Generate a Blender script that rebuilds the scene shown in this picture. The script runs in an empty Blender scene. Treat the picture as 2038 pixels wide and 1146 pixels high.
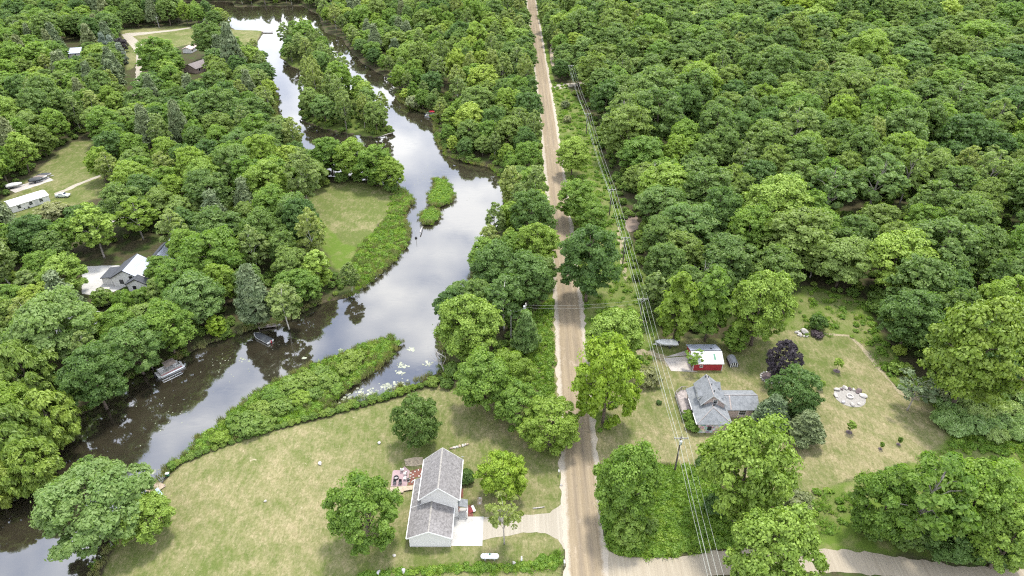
import bpy, math, random
import numpy as np
from mathutils import Vector, Matrix

# ------------------------------------------------------------------ camera, sky, sun, exposure
SC = bpy.context.scene
COL = SC.collection
F_PX, PITCH, CAM_H = 1360.0, math.radians(33.6), 105.0
cam_d = bpy.data.cameras.new('camera')
cam = bpy.data.objects.new('camera', cam_d)
COL.objects.link(cam)
cam.location = (0, 0, CAM_H)
cam.rotation_euler = (math.radians(90) - PITCH, 0, 0)
cam_d.sensor_width = 36.0
cam_d.lens = 36.0 * F_PX / 2038.0
cam_d.clip_end = 8000
cam_d.clip_start = 1
SC.camera = cam

SUN_EL, SUN_AZ = math.radians(70), math.radians(24)      # azimuth measured from +Y towards +X
world = bpy.data.worlds.new('World')
SC.world = world
world.use_nodes = True
wn, wl = world.node_tree.nodes, world.node_tree.links
wn.clear()
w_out = wn.new('ShaderNodeOutputWorld'); w_bg = wn.new('ShaderNodeBackground')
w_sky = wn.new('ShaderNodeTexSky'); w_sky.sky_type = 'NISHITA'; w_sky.sun_disc = False
w_sky.sun_elevation = SUN_EL; w_sky.sun_rotation = SUN_AZ
w_tc = wn.new('ShaderNodeTexCoord')
w_sep = wn.new('ShaderNodeSeparateXYZ'); wl.new(w_tc.outputs['Generated'], w_sep.inputs[0])
w_add = wn.new('ShaderNodeMath'); w_add.operation = 'ADD'; w_add.inputs[1].default_value = 0.25
w_abs = wn.new('ShaderNodeMath'); w_abs.operation = 'ABSOLUTE'
wl.new(w_sep.outputs['Z'], w_abs.inputs[0]); wl.new(w_abs.outputs[0], w_add.inputs[0])
w_dx = wn.new('ShaderNodeMath'); w_dx.operation = 'DIVIDE'; wl.new(w_sep.outputs['X'], w_dx.inputs[0]); wl.new(w_add.outputs[0], w_dx.inputs[1])
w_dy = wn.new('ShaderNodeMath'); w_dy.operation = 'DIVIDE'; wl.new(w_sep.outputs['Y'], w_dy.inputs[0]); wl.new(w_add.outputs[0], w_dy.inputs[1])
w_cmb = wn.new('ShaderNodeCombineXYZ'); wl.new(w_dx.outputs[0], w_cmb.inputs[0]); wl.new(w_dy.outputs[0], w_cmb.inputs[1])
w_n = wn.new('ShaderNodeTexNoise'); w_n.inputs['Scale'].default_value = 5.5; w_n.inputs['Detail'].default_value = 5; w_n.inputs['Roughness'].default_value = 0.5
w_n.inputs['Distortion'].default_value = 0.25
wl.new(w_cmb.outputs[0], w_n.inputs['Vector'])
w_ramp = wn.new('ShaderNodeValToRGB')
w_ramp.color_ramp.elements[0].position = 0.40; w_ramp.color_ramp.elements[0].color = (0.30, 0.36, 0.52, 1)
w_ramp.color_ramp.elements[1].position = 0.60; w_ramp.color_ramp.elements[1].color = (1.0, 1.0, 1.0, 1)
wl.new(w_n.outputs['Fac'], w_ramp.inputs[0])
w_sc = wn.new('ShaderNodeVectorMath'); w_sc.operation = 'SCALE'; w_sc.inputs['Scale'].default_value = 13.5
w_el = wn.new('ShaderNodeMapRange'); w_el.inputs['From Min'].default_value = 0.05; w_el.inputs['From Max'].default_value = 0.62
w_el.inputs['To Min'].default_value = 0.5; w_el.inputs['To Max'].default_value = 0.0
wl.new(w_abs.outputs[0], w_el.inputs['Value'])
w_hz = wn.new('ShaderNodeMix'); w_hz.data_type = 'RGBA'; w_hz.inputs['B'].default_value = (1.0, 1.0, 1.0, 1)
wl.new(w_el.outputs[0], w_hz.inputs['Factor']); wl.new(w_ramp.outputs[0], w_hz.inputs['A'])
wl.new(w_hz.outputs['Result'], w_sc.inputs[0])
w_mix = wn.new('ShaderNodeMix'); w_mix.data_type = 'RGBA'; w_mix.inputs['Factor'].default_value = 0.86
wl.new(w_sky.outputs[0], w_mix.inputs['A']); wl.new(w_sc.outputs[0], w_mix.inputs['B'])
wl.new(w_mix.outputs['Result'], w_bg.inputs['Color'])
w_bg.inputs['Strength'].default_value = 0.10
wl.new(w_bg.outputs[0], w_out.inputs['Surface'])

sun_d = bpy.data.lights.new('sun', 'SUN')
sun_d.energy = 1.75; sun_d.angle = math.radians(9); sun_d.color = (1.0, 0.95, 0.86)
sun = bpy.data.objects.new('sun', sun_d); COL.objects.link(sun)
_sd = Vector((math.sin(SUN_AZ) * math.cos(SUN_EL), math.cos(SUN_AZ) * math.cos(SUN_EL), math.sin(SUN_EL)))
sun.rotation_euler = _sd.to_track_quat('Z', 'Y').to_euler()
sun.location = (60, 60, 300)

SC.view_settings.view_transform = 'Standard'
SC.view_settings.look = 'None'
SC.view_settings.gamma = 1.0
SC.view_settings.use_curve_mapping = False
SC.view_settings.exposure = 1.56
cy = SC.cycles
cy.max_bounces = 8; cy.diffuse_bounces = 5; cy.glossy_bounces = 3; cy.transmission_bounces = 4
cy.transparent_max_bounces = 6; cy.volume_bounces = 0
cy.caustics_reflective = False; cy.caustics_refractive = False
cy.use_denoising = False; cy.denoiser = 'OPENIMAGEDENOISE'; cy.denoising_prefilter = 'NONE'
cy.use_adaptive_sampling = False
cy.pixel_filter_type = 'BLACKMAN_HARRIS'; cy.filter_width = 1.15

# ------------------------------------------------------------------ helpers
R_ = random.Random(7)
NR = np.random.default_rng(11)
_cp, _sp = math.cos(PITCH), math.sin(PITCH)

def at(px, py, z=0.0):
    """Ground (or height z) point seen at a pixel of the photograph: used once, to survey where things stand."""
    dx = (px - 1019) / F_PX; dy = (573 - py) / F_PX
    t = (z - CAM_H) / (-_sp + dy * _cp)
    return Vector((t * dx, t * (_cp + dy * _sp), z))

def depth_of(p):
    return p[1] * _cp - (p[2] - CAM_H) * _sp

def poly(*pts):
    return np.array([at(a, b)[:2] for a, b in pts])

def sd_poly(P, V):
    """signed distance of points P (N,2) to polygon V (negative inside)"""
    n = len(V)
    d = np.full(len(P), 1e18); inside = np.zeros(len(P), bool)
    for i in range(n):
        a = V[i]; b = V[(i + 1) % n]
        e = b - a; w = P - a
        t = np.clip((w @ e) / max(e @ e, 1e-9), 0, 1)
        q = w - t[:, None] * e
        d = np.minimum(d, (q * q).sum(1))
        c = (a[1] > P[:, 1]) != (b[1] > P[:, 1])
        xi = a[0] + (P[:, 1] - a[1]) * (b[0] - a[0]) / ((b[1] - a[1]) if abs(b[1] - a[1]) > 1e-9 else 1e-9)
        inside ^= c & (P[:, 0] < xi)
    d = np.sqrt(d)
    return np.where(inside, -d, d)

def sd_any(P, polys):
    P = np.atleast_2d(np.asarray(P, float))
    r = np.full(len(P), 1e9)
    for V in polys:
        r = np.minimum(r, sd_poly(P, V))
    return r

def vnoise(x, y, s, seed=0):
    """smooth value noise, for heights and edges"""
    x = np.asarray(x, float) / s + seed * 17.3; y = np.asarray(y, float) / s + seed * 9.1
    xi = np.floor(x).astype(int); yi = np.floor(y).astype(int); fx = x - xi; fy = y - yi
    fx = fx * fx * (3 - 2 * fx); fy = fy * fy * (3 - 2 * fy)
    def h(a, b):
        v = np.sin(a * 127.1 + b * 311.7 + seed * 5.3) * 43758.5453
        return v - np.floor(v)
    return (h(xi, yi) * (1 - fx) + h(xi + 1, yi) * fx) * (1 - fy) + (h(xi, yi + 1) * (1 - fx) + h(xi + 1, yi + 1) * fx) * fy

def link(o, parent=None):
    COL.objects.link(o)
    if parent is not None:
        o.parent = parent
    return o

def tag(o, label=None, cat=None, group=None, kind=None):
    if label: o['label'] = label
    if cat: o['category'] = cat
    if group: o['group'] = group
    if kind: o['kind'] = kind
    return o

def thing(name, label, cat, loc=(0, 0, 0), rz=0.0, group=None):
    o = bpy.data.objects.new(name, None)
    o.empty_display_size = 0.3
    o.location = loc; o.rotation_euler = (0, 0, rz)
    link(o)
    return tag(o, label, cat, group)

class MB:
    """collects boxes, slabs, tubes; build() links them as ONE mesh object"""
    def __init__(s): s.v = []; s.f = []
    def add(s, vs, fs):
        b = len(s.v); s.v += [tuple(p) for p in vs]; s.f += [tuple(i + b for i in f) for f in fs]; return s
    def box(s, c, d, rz=0.0, M=None):
        hx, hy, hz = d[0] / 2, d[1] / 2, d[2] / 2
        cs, sn = math.cos(rz), math.sin(rz)
        vs = []
        for z in (-hz, hz):
            for x, y in ((-hx, -hy), (hx, -hy), (hx, hy), (-hx, hy)):
                vs.append((c[0] + x * cs - y * sn, c[1] + x * sn + y * cs, c[2] + z))
        if M is not None: vs = [M @ Vector(v) for v in vs]
        return s.add(vs, [(3, 2, 1, 0), (4, 5, 6, 7), (0, 1, 5, 4), (1, 2, 6, 5), (2, 3, 7, 6), (3, 0, 4, 7)])
    def slab(s, pts, t):
        """polygon (any plane) extruded down by t"""
        n = len(pts); top = [Vector(p) for p in pts]; bot = [p - Vector((0, 0, t)) for p in top]
        fs = [tuple(range(n)), tuple(range(2 * n - 1, n - 1, -1))]
        fs += [(i, i + n, (i + 1) % n + n, (i + 1) % n) for i in range(n)]
        return s.add(top + bot, fs)
    def prism(s, pts, z0, z1):
        return s.slab([(p[0], p[1], z1) for p in pts], z1 - z0)
    def extrude(s, pts, vec):
        n = len(pts); a = [Vector(p) for p in pts]; b = [p + Vector(vec) for p in a]
        fs = [tuple(range(n - 1, -1, -1)), tuple(range(n, 2 * n))]
        fs += [(i, (i + 1) % n, (i + 1) % n + n, i + n) for i in range(n)]
        return s.add(a + b, fs)
    def tube(s, pts, rs, n=6, cap=True):
        pts = [Vector(p) for p in pts]
        if not hasattr(rs, '__len__'): rs = [rs] * len(pts)
        vs = []; fs = []
        for i, p in enumerate(pts):
            d = (pts[min(i + 1, len(pts) - 1)] - pts[max(i - 1, 0)]).normalized()
            a = d.orthogonal().normalized() if abs(d.z) > 0.9 else d.cross(Vector((0, 0, 1))).normalized()
            if abs(d.z) > 0.9: a = Vector((1, 0, 0)); a = (a - d * a.dot(d)).normalized()
            b = d.cross(a)
            for k in range(n):
                t = 2 * math.pi * k / n
                vs.append(p + (a * math.cos(t) + b * math.sin(t)) * rs[i])
        for i in range(len(pts) - 1):
            for k in range(n):
                fs.append((i * n + k, i * n + (k + 1) % n, (i + 1) * n + (k + 1) % n, (i + 1) * n + k))
        if cap:
            fs.append(tuple(range(n - 1, -1, -1))); fs.append(tuple(range((len(pts) - 1) * n, len(pts) * n)))
        return s.add(vs, fs)
    def mesh(s, name):
        m = bpy.data.meshes.new(name); m.from_pydata(s.v, [], s.f); m.validate(); m.update(); return m
    def build(s, name, mat, parent=None, bevel=0.0, smooth=False, loc=None):
        m = s.mesh(name); m.materials.append(mat)
        if smooth:
            m.polygons.foreach_set('use_smooth', [True] * len(m.polygons))
        o = bpy.data.objects.new(name, m); link(o, parent)
        if loc is not None: o.location = loc
        if bevel:
            b = o.modifiers.new('bevel', 'BEVEL'); b.width = bevel; b.segments = 2; b.limit_method = 'ANGLE'
        return o

def obj_from(name, mesh, mat=None, parent=None, loc=None, rot=None):
    if mat and not mesh.materials: mesh.materials.append(mat)
    o = bpy.data.objects.new(name, mesh); link(o, parent)
    if loc is not None: o.location = loc
    if rot is not None: o.rotation_euler = rot
    return o

def copy_tree(o, parent=None):
    c = o.copy(); COL.objects.link(c)
    if parent is not None: c.parent = parent
    for ch in KIDS.get(o.name, []):
        copy_tree(ch, c)
    return c
KIDS = {}

# ------------------------------------------------------------------ materials
class NT:
    def __init__(s, name):
        s.m = bpy.data.materials.new(name); s.m.use_nodes = True
        s.n = s.m.node_tree.nodes; s.l = s.m.node_tree.links
        s.b = s.n['Principled BSDF']; s.out = s.n['Material Output']
    def new(s, t, **k):
        x = s.n.new(t)
        for a, b in k.items(): setattr(x, a, b)
        return x
    def pos(s, scale=(1, 1, 1), obj=False):
        g = s.new('ShaderNodeTexCoord').outputs['Object'] if obj else s.new('ShaderNodeNewGeometry').outputs['Position']
        mp = s.new('ShaderNodeVectorMath', operation='MULTIPLY'); mp.inputs[1].default_value = scale
        s.l.new(g, mp.inputs[0]); return mp.outputs[0]
    def noise(s, vec, scale, detail=3, rough=0.55, dist=0.0):
        t = s.new('ShaderNodeTexNoise'); t.inputs['Scale'].default_value = scale; t.inputs['Detail'].default_value = detail
        t.inputs['Roughness'].default_value = rough; t.inputs['Distortion'].default_value = dist
        s.l.new(vec, t.inputs['Vector']); return t.outputs['Fac']
    def ramp(s, fac, *stops):
        r = s.new('ShaderNodeValToRGB'); e = r.color_ramp.elements
        while len(e) < len(stops): e.new(0.5)
        for i, (p, c) in enumerate(stops):
            e[i].position = p; e[i].color = (c, c, c, 1) if not hasattr(c, '__len__') else (*c, 1)
        s.l.new(fac, r.inputs[0]); return r.outputs[0]
    def mix(s, fac, a, b, mode='MIX'):
        x = s.new('ShaderNodeMix', data_type='RGBA', blend_type=mode)
        for inp, val in ((x.inputs['Factor'], fac), (x.inputs['A'], a), (x.inputs['B'], b)):
            if hasattr(val, 'links') or hasattr(val, 'is_linked'): s.l.new(val, inp)
            elif hasattr(val, '__len__'): inp.default_value = (*val, 1)
            else: inp.default_value = val
        return x.outputs['Result']
    def math(s, op, a, b=0.0, clamp=False):
        x = s.new('ShaderNodeMath', operation=op, use_clamp=clamp)
        for inp, val in ((x.inputs[0], a), (x.inputs[1], b)):
            if hasattr(val, 'is_linked'): s.l.new(val, inp)
            else: inp.default_value = val
        return x.outputs[0]
    def attr(s, name):
        a = s.new('ShaderNodeAttribute', attribute_name=name); return a
    def color(s, c): s.l.new(c, s.b.inputs['Base Color']); return s
    def bump(s, h, strength=0.3, dist=0.1):
        b = s.new('ShaderNodeBump'); b.inputs['Strength'].default_value = strength; b.inputs['Distance'].default_value = dist
        s.l.new(h, b.inputs['Height']); s.l.new(b.outputs[0], s.b.inputs['Normal']); return s
    def set(s, **k):
        for a, v in k.items(): s.b.inputs[a.replace('_', ' ')].default_value = v
        return s

def simple(name, col, rough=0.7, var=0.12, scale=2.0, metal=0.0, bump=0.0):
    t = NT(name)
    f = t.noise(t.pos(), scale, 4, 0.6)
    lo = tuple(max(0, c * (1 - var * 2)) for c in col); hi = tuple(min(1, c * (1 + var)) for c in col)
    t.color(t.ramp(f, (0.3, lo), (0.7, hi))).set(Roughness=rough, Metallic=metal)
    if bump: t.bump(f, bump, 0.05)
    return t.m

MAT = {}
for nm, c, rg, va, scl in (
    ('white_paint', (0.66, 0.66, 0.65), 0.5, 0.03, 0.7), ('white_vinyl', (0.62, 0.61, 0.59), 0.5, 0.03, 0.5),
    ('trim_white', (0.64, 0.64, 0.62), 0.4, 0.02, 1.0), ('dark_trim', (0.03, 0.03, 0.035), 0.5, 0.1, 1.0),
    ('red_siding', (0.33, 0.035, 0.045), 0.6, 0.12, 1.3), ('brown_siding', (0.36, 0.27, 0.23), 0.75, 0.12, 1.2),
    ('concrete', (0.38, 0.37, 0.35), 0.85, 0.09, 0.5), ('old_concrete', (0.36, 0.33, 0.30), 0.9, 0.12, 0.7),
    ('mulch', (0.15, 0.06, 0.042), 0.95, 0.25, 5.0), ('dark_mulch', (0.12, 0.09, 0.09), 0.95, 0.3, 4.0),
    ('deck_wood', (0.36, 0.285, 0.21), 0.8, 0.16, 1.5), ('grey_wood', (0.31, 0.27, 0.25), 0.85, 0.2, 1.5),
    ('pole_wood', (0.11, 0.09, 0.08), 0.9, 0.25, 3.0), ('pole_grey', (0.36, 0.34, 0.33), 0.9, 0.2, 3.0),
    ('wire', (0.42, 0.44, 0.40), 0.4, 0.05, 1.0), ('galvanised', (0.62, 0.64, 0.66), 0.35, 0.06, 2.0),
    ('pale_stone', (0.42, 0.395, 0.36), 0.9, 0.2, 1.6), ('grey_stone', (0.38, 0.36, 0.37), 0.9, 0.22, 1.6),
    ('dark_stone', (0.12, 0.09, 0.09), 0.9, 0.3, 1.6), ('pale_gravel', (0.26, 0.245, 0.222), 0.95, 0.15, 3.0),
    ('black', (0.02, 0.02, 0.022), 0.5, 0.1, 2.0), ('rubber', (0.025, 0.025, 0.025), 0.85, 0.1, 2.0),
    ('aluminium', (0.66, 0.67, 0.69), 0.35, 0.05, 1.5), ('boat_white', (0.52, 0.52, 0.51), 0.3, 0.03, 1.0),
    ('boat_red', (0.30, 0.02, 0.03), 0.4, 0.08, 1.0), ('boat_grey', (0.33, 0.31, 0.29), 0.7, 0.1, 1.5),
    ('canvas_black', (0.045, 0.05, 0.055), 0.8, 0.2, 1.5), ('canvas_tan', (0.20, 0.165, 0.14), 0.85, 0.15, 1.5),
    ('car_silver', (0.62, 0.64, 0.66), 0.25, 0.03, 1.0), ('car_dark', (0.05, 0.06, 0.07), 0.3, 0.05, 1.0),
    ('green_plastic', (0.03, 0.16, 0.09), 0.5, 0.08, 1.0), ('blue_plastic', (0.42, 0.52, 0.66), 0.5, 0.05, 1.0),
    ('red_cloth', (0.18, 0.03, 0.03), 0.8, 0.1, 2.0), ('sand', (0.33, 0.27, 0.19), 0.95, 0.25, 2.5),
    ('pink_roof', (0.50, 0.36, 0.33), 0.8, 0.1, 1.2), ('lily', (0.27, 0.29, 0.21), 0.5, 0.3, 0.8),
    ('bark', (0.14, 0.11, 0.085), 0.95, 0.3, 2.5), ('bark_pale', (0.30, 0.27, 0.24), 0.9, 0.25, 2.0),
    ('bark_birch', (0.52, 0.49, 0.45), 0.8, 0.25, 2.0), ('dead_wood', (0.40, 0.37, 0.34), 0.9, 0.2, 2.0)):
    MAT[nm] = simple(nm, c, rg, va, scl, 1.0 if nm in ('aluminium',) else 0.0)
for nm in ('galvanised', 'car_silver'):
    MAT[nm].node_tree.nodes['Principled BSDF'].inputs['Metallic'].default_value = 0.4
g = NT('window_glass'); g.set(Base_Color=(0.015, 0.018, 0.022, 1), Roughness=0.06); MAT['glass'] = g.m

def shingle(name, a, b, sc=2.2):
    t = NT(name); p = t.pos()
    f = t.noise(p, sc, 4, 0.75); f2 = t.noise(p, 0.35, 2)
    # courses of tabs
    br = t.new('ShaderNodeTexBrick'); t.l.new(t.pos((1, 1, 1)), br.inputs['Vector'])
    br.inputs['Scale'].default_value = 3.3; br.inputs['Color1'].default_value = (0.9, 0.9, 0.9, 1); br.inputs['Color2'].default_value = (1.08, 1.08, 1.08, 1); br.inputs['Mortar'].default_value = (0.78, 0.78, 0.78, 1)
    br.inputs['Mortar Size'].default_value = 0.03
    c = t.ramp(f, (0.33, a), (0.66, b))
    c = t.mix(1.0, c, br.outputs['Color'], 'MULTIPLY')
    c = t.mix(t.ramp(f2, (0.35, 0.0), (0.7, 0.25)), c, tuple(x * 0.8 for x in a))
    t.color(c).set(Roughness=0.9).bump(f, 0.25, 0.05)
    return t.m
MAT['roof_grey_brown'] = shingle('roof_grey_brown', (0.105, 0.098, 0.096), (0.255, 0.242, 0.238))
MAT['roof_grey'] = shingle('roof_grey', (0.13, 0.14, 0.148), (0.245, 0.255, 0.265), 1.4)
MAT['roof_charcoal'] = shingle('roof_charcoal', (0.04, 0.045, 0.055), (0.08, 0.085, 0.095))
MAT['roof_brown'] = shingle('roof_brown', (0.12, 0.10, 0.10), (0.24, 0.21, 0.20))

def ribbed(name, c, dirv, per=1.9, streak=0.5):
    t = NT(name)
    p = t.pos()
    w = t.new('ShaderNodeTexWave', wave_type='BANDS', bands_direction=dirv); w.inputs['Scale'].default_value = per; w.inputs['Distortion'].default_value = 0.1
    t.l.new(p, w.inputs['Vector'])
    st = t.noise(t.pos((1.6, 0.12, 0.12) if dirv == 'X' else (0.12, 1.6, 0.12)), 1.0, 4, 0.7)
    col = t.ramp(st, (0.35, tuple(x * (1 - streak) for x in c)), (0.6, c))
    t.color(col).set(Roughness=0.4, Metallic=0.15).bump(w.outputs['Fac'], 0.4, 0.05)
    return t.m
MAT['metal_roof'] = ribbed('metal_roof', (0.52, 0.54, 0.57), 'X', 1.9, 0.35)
MAT['metal_blue_and_sheen'] = ribbed('metal_blue_and_sheen', (0.36, 0.39, 0.46), 'X', 1.0, 0.2)  # blue metal roofs; also stands in for sky reflection on single roof slopes

def siding(name, c):
    t = NT(name)
    w = t.new('ShaderNodeTexWave', wave_type='BANDS', bands_direction='Z', wave_profile='SAW'); w.inputs['Scale'].default_value = 1.6; w.inputs['Distortion'].default_value = 0.0
    t.l.new(t.pos(), w.inputs['Vector'])
    f = t.noise(t.pos(), 0.6, 3)
    t.color(t.ramp(f, (0.3, tuple(x * 0.94 for x in c)), (0.7, c))).set(Roughness=0.5).bump(w.outputs['Fac'], 0.5, 0.03)
    return t.m
MAT['vinyl_siding'] = siding('vinyl_siding', (0.57, 0.56, 0.54))
MAT['grey_siding'] = siding('grey_siding', (0.50, 0.50, 0.50))
MAT['brown_board'] = siding('brown_board', (0.40, 0.32, 0.29))
MAT['red_board'] = siding('red_board', (0.36, 0.03, 0.045))

t = NT('paver_brick')
br = t.new('ShaderNodeTexBrick'); t.l.new(t.pos((1, 1, 1)), br.inputs['Vector']); br.inputs['Scale'].default_value = 2.4
br.inputs['Color1'].default_value = (0.27, 0.15, 0.145, 1); br.inputs['Color2'].default_value = (0.20, 0.135, 0.16, 1); br.inputs['Mortar'].default_value = (0.28, 0.25, 0.24, 1); br.inputs['Mortar Size'].default_value = 0.02
t.color(t.mix(t.noise(t.pos(), 0.8, 3), br.outputs['Color'], (0.30, 0.225, 0.23))).set(Roughness=0.9); MAT['paver_brick'] = t.m

t = NT('field_stone')
v = t.new('ShaderNodeTexVoronoi', feature='F1'); v.inputs['Scale'].default_value = 1.9; t.l.new(t.pos(), v.inputs['Vector'])
t.color(t.mix(0.55, t.ramp(t.noise(t.pos(), 2.5, 3), (0.35, (0.25, 0.22, 0.20)), (0.65, (0.55, 0.50, 0.47))), v.outputs['Color'], 'SOFT_LIGHT')).set(Roughness=0.9).bump(v.outputs['Distance'], 0.6, 0.1); MAT['field_stone'] = t.m

def leaf_mat(name, lo, hi, trans=0.46, vary=0.35, spec=0.35, rough=0.5):
    """lo/hi: the leaf's own colours; which one a twig gets is random per twig (attribute) and per tree (Object Info)"""
    lo = tuple(min(.5, c * k) for c, k in zip(lo, (2.22, 1.98, 1.55))); hi = tuple(min(.6, c * k) for c, k in zip(hi, (1.96, 1.74, 1.66)))
    t = NT(name)
    tint = t.attr('tint').outputs['Fac']
    oi = t.new('ShaderNodeObjectInfo').outputs['Random']
    k = t.math('ADD', t.math('MULTIPLY', tint, 1 - vary), t.math('MULTIPLY', oi, vary))
    col = t.ramp(k, (0.12, lo), (0.88, hi))
    # trees differ a little in hue: some bluer, some yellower
    h = t.math('FRACT', t.math('MULTIPLY', oi, 7.31))
    col = t.mix(t.math('MULTIPLY', h, 0.15), col, (lo[0] * 0.75, lo[1] * 1.0, lo[2] * 1.9 + 0.008))
    h2 = t.math('FRACT', t.math('MULTIPLY', oi, 13.7))
    col = t.mix(t.math('MULTIPLY', t.math('GREATER_THAN', h2, 0.72), 0.3), col, (hi[0] * 1.35, hi[1] * 1.15, hi[2] * 0.9))
    t.color(col).set(Roughness=rough)
    t.b.inputs['Specular IOR Level'].default_value = spec
    tr = t.new('ShaderNodeBsdfTranslucent')
    t.l.new(t.mix(1.0, col, (1.25, 1.35, 0.8), 'MULTIPLY'), tr.inputs['Color'])
    ms = t.new('ShaderNodeMixShader'); ms.inputs[0].default_value = trans
    t.l.new(t.b.outputs[0], ms.inputs[1]); t.l.new(tr.outputs[0], ms.inputs[2]); t.l.new(ms.outputs[0], t.out.inputs['Surface'])
    return t.m
LEAF = {
    'oak': leaf_mat('leaf_oak', (0.045, 0.085, 0.022), (0.105, 0.165, 0.042)),
    'maple': leaf_mat('leaf_maple', (0.050, 0.100, 0.018), (0.125, 0.205, 0.036)),
    'bright': leaf_mat('leaf_bright', (0.070, 0.122, 0.020), (0.155, 0.235, 0.042), 0.34),
    'lime': leaf_mat('leaf_lime', (0.078, 0.135, 0.012), (0.175, 0.255, 0.028), 0.36),
    'dark': leaf_mat('leaf_dark', (0.034, 0.072, 0.020), (0.075, 0.135, 0.034)),
    'birch': leaf_mat('leaf_birch', (0.065, 0.105, 0.032), (0.145, 0.200, 0.065)),
    'ash': leaf_mat('leaf_ash', (0.055, 0.105, 0.030), (0.125, 0.192, 0.062)),
    'pine': leaf_mat('leaf_pine', (0.045, 0.072, 0.036), (0.105, 0.140, 0.066), 0.12),
    'spruce': leaf_mat('leaf_spruce', (0.032, 0.058, 0.026), (0.080, 0.115, 0.055), 0.15),
    'bluespruce': leaf_mat('leaf_blue', (0.060, 0.090, 0.070), (0.11, 0.15, 0.125), 0.1),
    'willow': leaf_mat('leaf_willow', (0.052, 0.092, 0.016), (0.112, 0.170, 0.030), 0.3),
    'yellow': leaf_mat('leaf_yellow', (0.060, 0.104, 0.015), (0.128, 0.188, 0.030), 0.3),
    'purple': leaf_mat('leaf_purple', (0.015, 0.013, 0.017), (0.033, 0.029, 0.036), 0.15),
    'bush': leaf_mat('leaf_bush', (0.050, 0.096, 0.020), (0.120, 0.188, 0.042)),
    'greybush': leaf_mat('leaf_greybush', (0.085, 0.115, 0.060), (0.180, 0.215, 0.125)),
    'sumac': leaf_mat('leaf_sumac', (0.085, 0.150, 0.050), (0.175, 0.260, 0.105), 0.3),
    'grass': leaf_mat('leaf_grass', (0.056, 0.115, 0.016), (0.122, 0.205, 0.032), 0.42, 0.3),
    'reed': leaf_mat('leaf_reed', (0.060, 0.090, 0.030), (0.150, 0.160, 0.080), 0.3, 0.3),
}
# ------------------------------------------------------------------ where things are: surveyed outlines
P_RIVER = [poly((-80, 1250), (-80, 1030), (0, 975), (50, 940), (100, 880), (130, 835), (190, 805), (230, 760), (290, 735), (360, 708), (420, 680),
     (490, 656), (550, 645), (630, 603), (700, 588), (722, 570), (770, 530), (808, 492), (812, 455), (800, 428), (822, 400), (812, 385), (785, 368),
     (700, 352), (640, 345), (610, 310), (580, 270), (548, 230), (550, 185), (540, 130), (505, 96), (512, 85), (527, 60), (470, 58), (440, 40), (380, 36), (365, 16),
     (460, 13), (520, 11), (600, 11), (632, 28), (645, 62), (680, 74), (700, 104), (720, 124), (745, 140), (778, 158), (790, 166), (782, 182), (800, 203), (815, 212), (850, 225),
     (866, 238), (865, 262), (875, 290), (890, 310), (930, 322), (978, 332), (1000, 352), (1006, 380), (1008, 420), (994, 455), (966, 480), (962, 520), (940, 542), (930, 580),
     (902, 610), (880, 640), (872, 680), (885, 715), (878, 735), (848, 754), (815, 765), (770, 783), (735, 792), (690, 803), (655, 812), (640, 815), (655, 799),
     (694, 772), (744, 736), (776, 710), (798, 682), (780, 670), (740, 681), (690, 701), (640, 721), (590, 741), (540, 765), (500, 790), (455, 825), (430, 850), (398, 872),
     (370, 900), (342, 925), (325, 945), (310, 962), (296, 985), (262, 1010), (238, 1060), (202, 1108), (185, 1150), (120, 1250))]
# a long strip of far water seen between the crowns at the top left
P_RIVER.append(poly((130, 4), (460, 2), (470, 16), (380, 22), (250, 14), (130, 12)))
ISLANDS = [poly((580, 76), (620, 70), (640, 84), (650, 108), (664, 136), (690, 172), (722, 198), (745, 222), (765, 243), (786, 256), (782, 266), (745, 272), (700, 266), (640, 255),
                (602, 240), (594, 225), (603, 190), (627, 155), (606, 141), (577, 130), (556, 112), (560, 96)),
           poly((862, 353), (880, 352), (895, 364), (905, 385), (900, 405), (872, 413), (853, 406), (850, 390), (862, 375)),
           poly((838, 421), (862, 413), (880, 424), (872, 440), (847, 449), (836, 436))]
for _i in (1, 2):
    _c = ISLANDS[_i].mean(0); ISLANDS[_i] = _c + (ISLANDS[_i] - _c) * 0.9
PENIN = poly((800, 682), (780, 670), (740, 681), (690, 701), (640, 721), (590, 741), (540, 765), (500, 790), (455, 825), (430, 850), (398, 872), (370, 900), (342, 925),
             (360, 915), (420, 893), (500, 866), (600, 836), (640, 818), (655, 799), (694, 772), (744, 736), (776, 710))
YARD_R = poly((1160, 900), (1168, 800), (1280, 690), (1300, 665), (1450, 668), (1545, 650), (1575, 592), (1600, 572), (1720, 598), (1745, 640), (1765, 690), (1790, 740),
              (1830, 790), (1880, 850), (1885, 890), (1760, 960), (1650, 985), (1600, 1080), (1560, 1092), (1440, 1090), (1210, 1098), (1185, 1000))
DRY_R = poly((1170, 880), (1200, 800), (1280, 700), (1330, 672), (1450, 676), (1555, 655), (1600, 668), (1690, 668), (1715, 690), (1760, 745), (1800, 785), (1850, 805),
             (1878, 850), (1860, 885), (1780, 935), (1650, 965), (1590, 990), (1540, 985), (1400, 930), (1290, 922), (1240, 932), (1190, 928))
LUSH_P = poly((1192, 945), (1240, 930), (1300, 924), (1400, 934), (1440, 985), (1470, 1085), (1300, 1108), (1215, 1100), (1197, 1010))
MEADOW_N = poly((1555, 652), (1580, 590), (1600, 570), (1720, 596), (1770, 690), (1855, 800), (1800, 785), (1760, 745), (1715, 690), (1690, 668), (1600, 668))
MEADOW_S = poly((1590, 990), (1650, 965), (1780, 935), (1880, 885), (2000, 850), (2100, 900), (1900, 960), (1720, 1010), (1620, 1092), (1560, 1092))
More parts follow.
